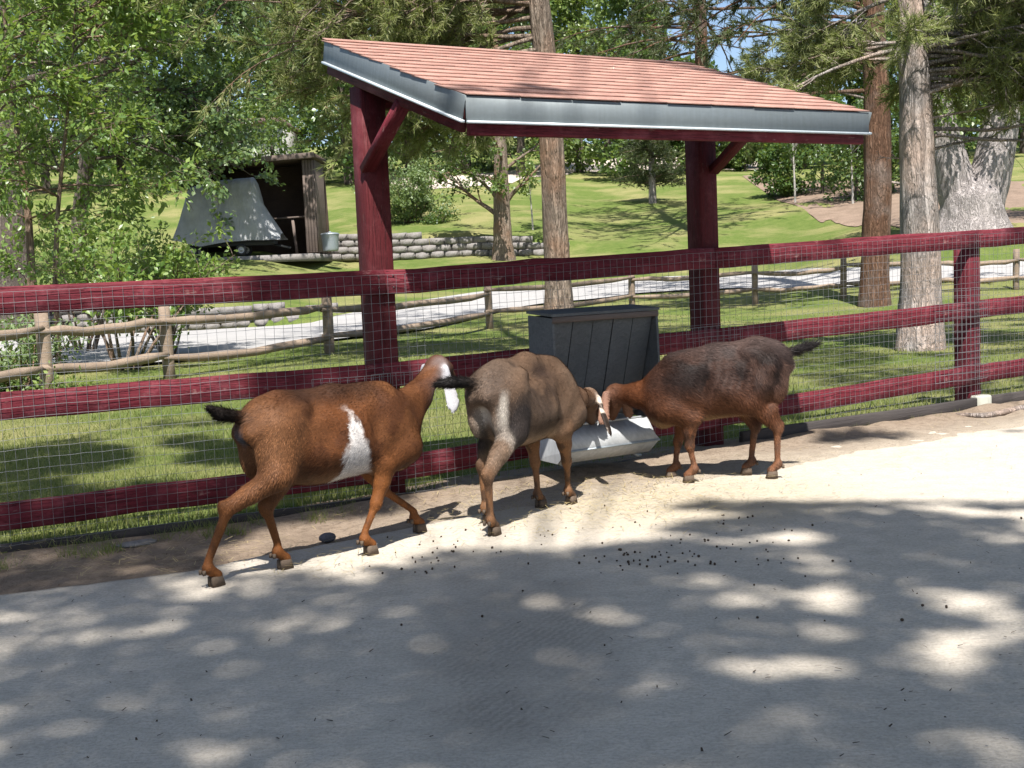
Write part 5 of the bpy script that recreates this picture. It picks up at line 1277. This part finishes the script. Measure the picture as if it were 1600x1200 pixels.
shrub('shrub', 'tall pale green shrub growing on the block wall beside the post', hit(640, 348) + np.array([0, .6, 0]), 16, 3.0, 3.0, .14, M['leaf_pale'], 33, sub=10, twig=7, per=8, low=.08)
shrub('shrub', 'small dark shrub spilling over the top of the block wall', hit(682, 350) + np.array([0, .5, 0]), 8, .9, 1.4, .11, M['leaf_dark'], 34, sub=6, twig=5, per=7, low=.05)
b = hit(833, 360); clump_tree('staked_sapling', 'thin pale staked sapling on the hill lawn left of the pine', 'tree', b, 2.6, 1.0, M['bark_pale'], M['leaf_shrub'], .13, 420, 35, None, .035, .5, 10)
# tall pine added, hidden behind the right shelter post, to shade the hill lawn
ph = hit(1104, 372); Yh = ph[1]; bo = [(rr_.uniform(.42, .97), U3(rr_.uniform(0, 360), rr_.uniform(-6, 10)), rr_.uniform(3.0, 7.5), .07, .05) for _ in range(60)]
pine_tree('pine_tree', 'tall dark pine added behind the right shelter post to shade the hill lawn', ph, [ph - ZUP * .2] + [ph + ZUP * z for z in (3, 6, 9, 13, 17, 20)], [.34, .3, .28, .25, .2, .12, .04], M['bark_red'], M['needle_dark'], bo, 14, 'pine trees', sub=8, tuft=5, per=12, length=.24, width=.014)
for (x, Yq, H, W, s, lab) in ((355, 57, 7.0, 5.0, 48, 'leafy bush behind the shed roof hiding the house'), (425, 56, 6.4, 4.6, 49, 'rounded bush at the right end of the house wall')):
    q = at(x, 300, Yq); q[2] = zt(q[0:1], q[1:2])[0]; clump_tree('hill_bush', lab, 'shrub', q, H, W, M['bark_dark'], M['leaf_mid'], .19, 3800, s, 'bushes behind the shed', .08, .0, 30)
# young conifer on the hill
b8 = hit(1020, 320); rg = np.random.default_rng(36)
con = thing('young_conifer', 'dark young conifer standing alone on the hill lawn', 'tree', b8)
trunk_part(con, [b8 - ZUP * .3, b8 + ZUP * 1.5, b8 + ZUP * 4, b8 + ZUP * 6.2], [.22, .18, .1, .02], M['bark_grey'], 36, 12)
C = []; Dd = []; sm = []
for k in range(90):
    z = .9 + 5.0 * rg.random() ** 1.1; L = 2.3 * (1 - z / 6.6) * rg.uniform(.7, 1.15) + .25; a = rg.uniform(0, 360); P, R = grow(rg, b8 + ZUP * z, U3(a, 8), L, .03, 5, .08, .08); sm.append((P, R))
    for q in range(26): t = rg.uniform(.2, 1); C.append(along(P, t) + rg.normal(0, .12, 3)); Dd.append(norm(P[-1] - P[0]) + rg.normal(0, .5, 3))
o = link('limb_work', tubes_mesh('limb_work', sm, 4), M['bark_brown'], con); o['kind'] = 'stuff'
o = link('crown', needles_mesh('crown', np.array(C), np.array(Dd), rg, 8, .26, .018), M['needle_dark'], con); o['kind'] = 'stuff'
# thicket at the right of the hill lawn
GT = 'dark thicket shrubs on the hill'
for (x, y, H, W, mat, lab, s) in ((1165, 268, 3.0, 2.6, 'leaf_mid', 'pale bush at the left end of the hill thicket', 40), (1222, 306, 2.6, 2.4, 'leaf_dark', 'low rounded dark bush with yellowish top in the hill thicket', 41),
        (1285, 302, 4.8, 4.6, 'leaf_dark', 'tall dark bush behind the pale saplings in the thicket', 42), (1338, 316, 4.0, 3.8, 'leaf_dark', 'dark bush beside the red barked pine', 43), (1190, 262, 4.6, 3.2, 'leaf_dark', 'tall dark bush behind the shelter right corner', 44), (1395, 304, 4.8, 4.0, 'leaf_dark', 'dark bush seen between the two right pines', 45)):
    clump_tree('thicket_bush', lab, 'shrub', hit(x, y), H, W, M['bark_dark'], M[mat], .19, 4200, s, GT, .07, .0, 34)
for (x, y, s, lab) in ((1243, 318, 46, 'thin pale sapling left of centre before the dark thicket'), (1333, 322, 47, 'thin pale sapling next to the red barked pine')):
    clump_tree('pale_sapling', lab, 'tree', hit(x, y), 4.2, 1.6, M['bark_pale'], M['leaf_dark'], .15, 700, s, 'pale saplings', .045, .5, 12)
# --- belt of trees along the top of the hill
belt = [(-60, 255, 15, 9, 'leaf_mid', 'broad green tree behind the far left trunk'), (70, 255, 15, 9, 'leaf_dark', 'dark green tree behind the ash saplings'), (190, 256, 15, 8, 'leaf_mid', 'green tree above the left end of the house'),
        (292, 262, 14, 8, 'leaf_dark', 'dark tree beside the pale house'), (450, 250, 13, 7.5, 'leaf_mid', 'green tree behind the right end of the shed'), (545, 276, 13, 7.5, 'leaf_dark', 'dark leafed tree behind the left shelter post'),
        (640, 262, 12.5, 7.5, 'leaf_mid', 'green tree behind the left roof corner'), (730, 256, 13, 7, 'leaf_pop', 'glossy leaved tree behind the shelter roof'), (812, 252, 12, 7, 'leaf_mid', 'green tree just left of the pine above the roof'),
        (905, 248, 13, 7.5, 'leaf_shrub', 'bright yellow green tree just right of the pine above the roof'), (990, 244, 12, 7, 'leaf_mid', 'green tree above the middle of the roof'), (1075, 246, 7.0, 5.5, 'leaf_dark', 'low tree at the open gap in the tree belt'),
        (1140, 244, 5.0, 4.5, 'leaf_mid', 'small tree below the open sky gap'), (1255, 248, 5.4, 5, 'leaf_mid', 'small tree below the right sky gap'), (1330, 255, 9, 5.5, 'leaf_dark', 'dark tree behind the red barked pine'),
        (1420, 262, 13, 8, 'leaf_dark', 'dark tree behind the grey pine'), (1505, 268, 14, 8, 'leaf_dark', 'dark tree behind the old forked trunk'), (1600, 270, 14, 8, 'leaf_mid', 'green tree at the right picture edge')]
for k, (x, y, H, W, mat, lab) in enumerate(belt):
    Yb = 78 + 9 * ((k * 7) % 5) / 4; p = at(x, y, Yb); p[2] = zt(p[0:1], p[1:2])[0]
    clump_tree('belt_tree', lab, 'tree', p, H, W, M['bark_dark'], M[mat], .34, 8500, 60 + k, 'trees along the top of the hill', .24, .04, 52)
for k, (x, H, W, mat) in enumerate(((-150, 18, 12, 'leaf_dark'), (20, 19, 12, 'leaf_mid'), (240, 19, 12, 'leaf_dark'), (420, 18, 11, 'leaf_dark'), (600, 18, 11, 'leaf_mid'), (770, 18, 11, 'leaf_dark'), (950, 17, 11, 'leaf_dark'), (1470, 17, 11, 'leaf_mid'), (1640, 18, 12, 'leaf_dark'))):
    Yb = 104.; p = at(x, 230, Yb); p[2] = zt(p[0:1], p[1:2])[0] - .2
    lab = ['tall tree in the rear row, far left corner', 'tall tree in the rear row over the left saplings', 'tall tree in the rear row over the poplar', 'tall tree in the rear row over the house', 'tall tree in the rear row over the left post', 'tall tree in the rear row left of the pine', 'tall tree in the rear row over mid roof', 'tall tree in the rear row over the old trunk', 'tall tree in the rear row, far right corner'][k]
    clump_tree('rear_tree', lab, 'tree', p, H, W, M['bark_dark'], M[mat], .46, 7500, 90 + k, 'rear row of trees', .3, .02, 56)

# --- grass on the near lawn
rg = np.random.default_rng(51); n = 150000
px_ = rg.uniform(-120, 1720, n); py_ = 452 + (400) * rg.random(n) ** .8
dr_ = CF + CR * ((px_ - 800) / FPX)[:, None] - CU * ((py_ - 600) / FPX)[:, None]
tt = -CAM_H / dr_[:, 2]; ok = (tt > 0) & (tt < 32); P = (CP + dr_ * tt[:, None])[ok]
P = P[fence_v(P[:, 0], P[:, 1]) > .03]
P[:, 2] = zt(P[:, 0], P[:, 1]) + (vnoise(P[:, :2], .16, 3) - .5) * np.clip((P[:, 1] - 12) / 20, 0, 1) * .3 - .01
def path_dist(P):
    x, y = pix(P)
    near = np.interp(x, [-60, 100, 300, 480, 600, 750, 870, 1000, 1150, 1400, 1660], [600, 586, 566, 541, 524, 503, 479, 463, 456, 447, 436]); return y - near
P = P[path_dist(P) > 1.5]
n = len(P); hgt = rg.uniform(.025, .062, n) * (.6 + .8 * fbm(P[:, :2], 1.3, 52)); wd = .0028 * np.maximum(1, P[:, 1] / 7)
a = rg.uniform(0, 2 * math.pi, n); ln = rg.normal(0, .35, (n, 2)); s = np.stack([np.cos(a), np.sin(a), a * 0], -1) * wd[:, None]
tip = P + np.stack([ln[:, 0] * hgt, ln[:, 1] * hgt, hgt], -1)
gm = mesh_np('grass', np.stack([P - s, P + s, tip], 1).reshape(-1, 3), np.arange(3 * n).reshape(-1, 3))
tag(link('grass', gm, M['grass']), 'short mown grass between the red fence and the path', 'grass', None, 'stuff')
# ------------------------------------------------------------------ shade trees standing behind the camera: crowns shaped along the sun rays to throw the dappled shade
LIT = [(300, 915, 45, 18), (410, 888, 60, 14), (530, 880, 65, 20), (560, 905, 42, 12), (425, 982, 38, 14), (478, 968, 24, 9), (5, 985, 22, 16), (120, 1002, 28, 10), (200, 1090, 34, 15), (405, 1118, 26, 9), (525, 1128, 40, 12), (350, 1180, 55, 22), (560, 1005, 28, 11), (490, 1180, 28, 14),
       (965, 825, 50, 14), (1235, 852, 62, 20), (1280, 890, 42, 17), (1105, 910, 50, 13), (1165, 935, 55, 18), (1290, 935, 62, 25), (945, 960, 38, 13), (1300, 988, 45, 16), (1465, 1010, 70, 34), (1185, 1042, 62, 20), (1292, 1048, 44, 17), (955, 1130, 58, 28), (1190, 1170, 52, 26), (1475, 935, 36, 22), (1550, 945, 48, 28), (1580, 990, 36, 28), (1515, 1055, 42, 24), (1290, 1100, 30, 12), (1240, 1130, 34, 14), (1540, 1160, 70, 18), (1590, 1185, 40, 26), (840, 935, 40, 14), (780, 900, 40, 10)]
POLY = np.array([(560, 842), (640, 770), (860, 735), (1000, 700), (1240, 655), (1620, 575), (1900, 520), (1900, 840), (1600, 850), (1500, 840), (1400, 815), (1290, 842), (1200, 838), (1080, 868), (960, 846), (860, 862), (760, 862), (640, 852)], float)
DARK = [(1350, 808, 36, 9), (1490, 830, 80, 12), (1100, 796, 55, 8), (1530, 700, 80, 9), (1440, 760, 60, 6)]
LAWN_DARK = [(95, 715, 115, 26), (300, 690, 42, 12), (60, 770, 120, 16), (250, 760, 60, 10), (420, 720, 40, 14), (1330, 560, 60, 16), (1480, 600, 70, 12), (1300, 620, 60, 10)]
def inpoly(x, y, P):
    c = np.zeros(len(x), bool); j = len(P) - 1
    for i_ in range(len(P)):
        xi, yi = P[i_]; xj, yj = P[j]
        c ^= ((yi > y) != (yj > y)) & (x < (xj - xi) * (y - yi) / (yj - yi + 1e-9) + xi); j = i_
    return c
def is_lit(G):
    x, y = pix(np.c_[G, np.zeros(len(G))]); front = G[:, 1] > 2.0
    lit = np.zeros(len(G), bool)
    for (cx, cy, rx, ry) in LIT: lit |= ((x - cx) / rx) ** 2 + ((y - cy) / ry) ** 2 < 1.0
    lit |= inpoly(x, y, POLY)
    band = fbm(G * [.55, 1.3], 1.5, 96, 3); lit &= ~((band > .565) & (y > 785) & (x > 780) & (x < 1700))
    lit &= ~((band > .70) & (y > 640) & (y <= 700) & (x > 1280))
    # goats, shelter and the open lawn strip stand in sun
    for (cx, cy, r) in ((-.85, 5.75, .62), (.05, 6.45, .55), (.3, 6.8, .45), (1.15, 7.35, .65), (.8, 7.3, .5), (.9, 7.5, .6)): lit |= (G[:, 0] - cx) ** 2 + (G[:, 1] - cy) ** 2 < r * r
    v = fence_v(G[:, 0], G[:, 1]); beyond = v > .12
    nz = fbm(G, 1.1, 97, 2)
    lawn_lit = np.ones(len(G), bool)
    for (cx, cy, rx, ry) in LAWN_DARK: lawn_lit &= ~(((x - cx) / rx) ** 2 + ((y - cy) / ry) ** 2 < 1)
    lawn_lit &= nz < np.where(G[:, 0] > 2.2, .52, .68)
    for (tx, ty) in ((5.2, 15.6), (.65, 16.8)): lawn_lit |= (np.abs(G[:, 0] - tx + .1) < .5) & (G[:, 1] > ty - .5) & (G[:, 1] < ty + 3.2)
    lit = np.where(beyond, lawn_lit, lit)
    out = (~front | (x < -60) | (x > 1660)) & (G[:, 1] < 9.6)
    lit = np.where(out, fbm(G, 1.5, 98, 2) > .66, lit)
    return lit & True
rg = np.random.default_rng(66); n = 175000
G = np.c_[rg.uniform(-5.5, 7.5, n), rg.uniform(-2.5, 9.6, n)]
G2 = np.c_[rg.uniform(-4, 11, 60000), rg.uniform(9.6, 23, 60000)]; G = np.concatenate([G, G2])
G = G[~is_lit(G)]
clump = fbm(G, 2.6, 99, 2); G = G[rg.random(len(G)) < np.clip(.72 + 1.3 * (fbm(G, .9, 100, 2) - .45), .5, 1)]
hgt = rg.uniform(11, 17, len(G)) + .5 * np.sin(G[:, 0] * 1.7)
P = np.c_[G, np.zeros(len(G))] - SUN * (hgt / -SUN[2])[:, None]
px, py = pix(P); zz = (P - CP) @ CF
seen = (zz > 0) & (px > -150) & (px < 1750) & (py > -180) & (py < 1300); P = P[~seen]
roots = [(-3.6, -3.4), (0.3, -5.6), (4.6, -3.2)]
own = np.argmin([(P[:, 0] - a) ** 2 * 1.0 + .15 * (P[:, 1] - b_) ** 2 for a, b_ in roots], 0)
labs = ['leafy shade tree behind the camera on the left', 'leafy shade tree straight behind the camera', 'leafy shade tree behind the camera on the right']
for k, (a, b_) in enumerate(roots):
    Q = P[own == k]; root = thing('shade_tree', labs[k], 'tree', (a, b_, 0), 'shade trees behind the camera')
    _, T_, _ = trunk_part(root, [(a, b_, -.2), (a + .05, b_, 1.5), (a, b_ + .2, 5.0), (a, b_ + .6, 11.0)], [.36, .30, .26, .10], M['bark_brown'], 70 + k, 24)
    tw = []; sel = Q[rg.choice(len(Q), 70, replace=False)]
    for j in range(7):
        c = sel[j * 10:(j + 1) * 10]; e = c.mean(0); p0 = along(T_, .5 + .07 * j); Pb = np.array([p0, p0 * .6 + e * .4 + ZUP * .3, p0 * .25 + e * .75 + ZUP * .2, e]); Rb = np.array([.08, .06, .04, .015])
        V_, F4_, F3_ = tube_vf(Pb, Rb, 7); link('branch', mesh_np('branch', V_, [F4_, F3_], True), M['bark_brown'], root)
        for q in c: tw.append((np.array([Pb[2], (Pb[2] + q) / 2 + rg.normal(0, .1, 3), q]), np.array([.02, .012, .004])))
    o = link('twig_mass', tubes_mesh('twig_mass', tw, 4), M['bark_brown'], root); o['kind'] = 'stuff'
    o = link('crown', leaves_mesh('crown', Q, rg.normal(0, 1, Q.shape) * [1, 1, .35], .12, rg, .72, .2, .75), M['leaf_mid'], root); o['kind'] = 'stuff'

# ------------------------------------------------------------------ small things on the ground
rg = np.random.default_rng(71)
# droppings
Pd = []
for (cx, cy, sx, sy, n) in ((1040, 870, 70, 18, 55), (1190, 860, 60, 22, 24), (700, 860, 60, 22, 26), (640, 885, 40, 8, 8), (1100, 810, 150, 14, 14), (800, 960, 160, 50, 5), (1300, 940, 150, 50, 6), (860, 850, 50, 12, 8)):
    for _ in range(n):
        p = flat(rg.normal(cx, sx), rg.normal(cy, sy)); Pd.append(p)
m = MB()
ico = [(0, 0, 1), (.89, 0, .45), (.28, .85, .45), (-.72, .53, .45), (-.72, -.53, .45), (.28, -.85, .45), (.72, .53, -.45), (-.28, .85, -.45), (-.89, 0, -.45), (-.28, -.85, -.45), (.72, -.53, -.45), (0, 0, -1)]
icf = [(0, 1, 2), (0, 2, 3), (0, 3, 4), (0, 4, 5), (0, 5, 1), (1, 6, 2), (2, 7, 3), (3, 8, 4), (4, 9, 5), (5, 10, 1), (6, 7, 2), (7, 8, 3), (8, 9, 4), (9, 10, 5), (10, 6, 1), (11, 7, 6), (11, 8, 7), (11, 9, 8), (11, 10, 9), (11, 6, 10)]
for p in Pd:
    r = rg.uniform(.0035, .0062); m.add(np.array(ico) * r * rg.uniform(.8, 1.25, 3) + p + ZUP * r * .9, icf)
tag(link('droppings', m.mesh('droppings', True), M['dung']), 'small dark dung pellets scattered on the pale ground', 'droppings', None, 'stuff')
# loose straw
n = 2600; Pq = []
c_ = np.concatenate([np.c_[rg.normal(1000, 150, 1500), rg.normal(775, 26, 1500)], np.c_[rg.normal(760, 120, 500), rg.normal(800, 30, 500)], np.c_[rg.uniform(0, 620, 420), 905 - rg.uniform(0, 1, 420) * 60 - rg.uniform(0, 620, 420) * .0], np.c_[rg.uniform(1150, 1600, 180), rg.uniform(660, 740, 180)]])
Ps = np.array([flat(x, y) for x, y in c_]); keep = fence_v(Ps[:, 0], Ps[:, 1]) < -.02; Ps = Ps[keep]; n = len(Ps)
a = rg.uniform(0, 2 * math.pi, n); L = rg.uniform(.02, .09, n); d = np.stack([np.cos(a), np.sin(a), rg.normal(0, .06, n)], -1); s = np.stack([-np.sin(a), np.cos(a), a * 0], -1) * .0011
z0 = rg.uniform(.012, .028, n); Ps[:, 2] = z0
V_ = np.stack([Ps - s, Ps + s, Ps + d * L[:, None] + s, Ps + d * L[:, None] - s], 1).reshape(-1, 3)
tag(link('loose_straw', mesh_np('loose_straw', V_, np.arange(4 * n).reshape(-1, 4)), M['straw']), 'thin scattered straws of hay around the feeder', 'straw', None, 'stuff')
# weeds and dry tufts in the dirt strip
n = 2600; k_ = rg.integers(0, 46, n); cen = np.array([S1(rg.uniform(-1.2, L1), rg.uniform(-.42, -.06), 0) for _ in range(30)] + [S2(rg.uniform(0, 6.5), rg.uniform(-.22, -.06), .01) for _ in range(16)])
P = cen[k_] + np.c_[rg.normal(0, .035, (n, 2)), np.zeros(n)] ; P[:, 2] = -.03
hgt = rg.uniform(.03, .09, n); a = rg.uniform(0, 6.28, n); s = np.stack([np.cos(a), np.sin(a), a * 0], -1) * .0018
V_ = np.stack([P - s, P + s, P + np.c_[rg.normal(0, .5, (n, 2)) * hgt[:, None], hgt]], 1).reshape(-1, 3)
tag(link('weeds', mesh_np('weeds', V_, np.arange(3 * n).reshape(-1, 3)), M['grass']), 'sparse weeds and grass tufts at the foot of the fence', 'weeds', None, 'stuff')
# twigs, bark crumbs and dead leaf bits on the slab
n = 420; G_ = np.array([flat(x, y) for x, y in np.c_[rg.uniform(-50, 1650, n), 640 + 560 * rg.random(n) ** .8]]); G_ = G_[fence_v(G_[:, 0], G_[:, 1]) < -.15]; n = len(G_)
a = rg.uniform(0, 6.28, n); L = rg.uniform(.004, .02, n) * np.where(rg.random(n) < .06, 2.5, 1); w_ = rg.uniform(.0012, .004, n)
d = np.stack([np.cos(a), np.sin(a), a * 0], -1); s = np.stack([-np.sin(a), np.cos(a), a * 0], -1) * w_[:, None]; G_[:, 2] = .006; up_ = np.zeros((n, 3)); up_[:, 2] = rg.uniform(.001, .006, n)
V_ = np.stack([G_ - s, G_ + s, G_ + d * L[:, None] + s * .6 + up_, G_ + d * L[:, None] - s * .6 + up_], 1).reshape(-1, 3)
tag(link('ground_debris', mesh_np('ground_debris', V_, np.arange(4 * n).reshape(-1, 4)), M['dung']), 'tiny dark crumbs and twig bits littering the paddock floor', 'debris', None, 'stuff')
# stone
def rock(name, label, p, size, seed, mat):
    r = np.random.default_rng(seed); V_, F_ = [], []
    ns, nr = 14, 9
    th = np.linspace(0, math.pi, nr); ph = np.arange(ns) * 2 * math.pi / ns
    D_ = np.array([[(math.sin(t) * math.cos(f), math.sin(t) * math.sin(f), math.cos(t)) for f in ph] for t in th]).reshape(-1, 3)
    R_ = .8 + .4 * fbm(D_ + seed, 1.4, seed); V_ = np.sign(D_) * np.abs(D_) ** .75 * R_[:, None] * np.array(size)
    i = np.arange(nr - 1)[:, None] * ns; k = np.arange(ns)[None]; F_ = np.stack([i + k, i + ns + k, i + ns + (k + 1) % ns, i + (k + 1) % ns], -1).reshape(-1, 4)
    return tag(link(name, mesh_np(name, V_, F_, True), mat, None, Matrix.Translation(Vector([float(q) for q in p])) @ Matrix.Rotation(.5, 4, 'Z')), label, 'stone')
rock('stone', 'dark grey loaf shaped stone lying behind the belted goat', flat(512, 838) + ZUP * -.005, (.042, .022, .022), 3, M['stone'])
rock('stone', 'small pale flat stone in the dirt at lower left', S1(.55, -.26, -.022), (.10, .05, .012), 5, M['block'])
rock('stone', 'pale rounded stone by the right post footing', S2(4.6, -.38, -.0), (.07, .045, .03), 7, M['block'])
# exposed root at the right
pts = [(1470, 646), (1500, 652), (1540, 655), (1575, 648), (1610, 640), (1660, 636), (1720, 640)]
Pr = np.array([flat(x, y) for x, y in pts]); Pr[:, 2] = [-.02, .018, .024, .026, .028, .024, -.02]
t = np.linspace(0, 1, 40); sidx = np.linspace(0, 1, len(pts)); Q = np.stack([np.interp(t, sidx, Pr[:, k]) for k in range(3)], -1)
for _ in range(4): Q[1:-1] = (Q[:-2] + 2 * Q[1:-1] + Q[2:]) / 4
V_, F4_, F3_ = tube_vf(Q, np.interp(t, [0, .3, 1], [.012, .022, .028]), 10, True, 1 + .15 * (np.random.default_rng(2).random((40, 10)) - .5))
tag(link('tree_root', mesh_np('tree_root', V_, [F4_, F3_], True), M['bark_grey']), 'pale curved exposed root on the ground at the right edge', 'root')
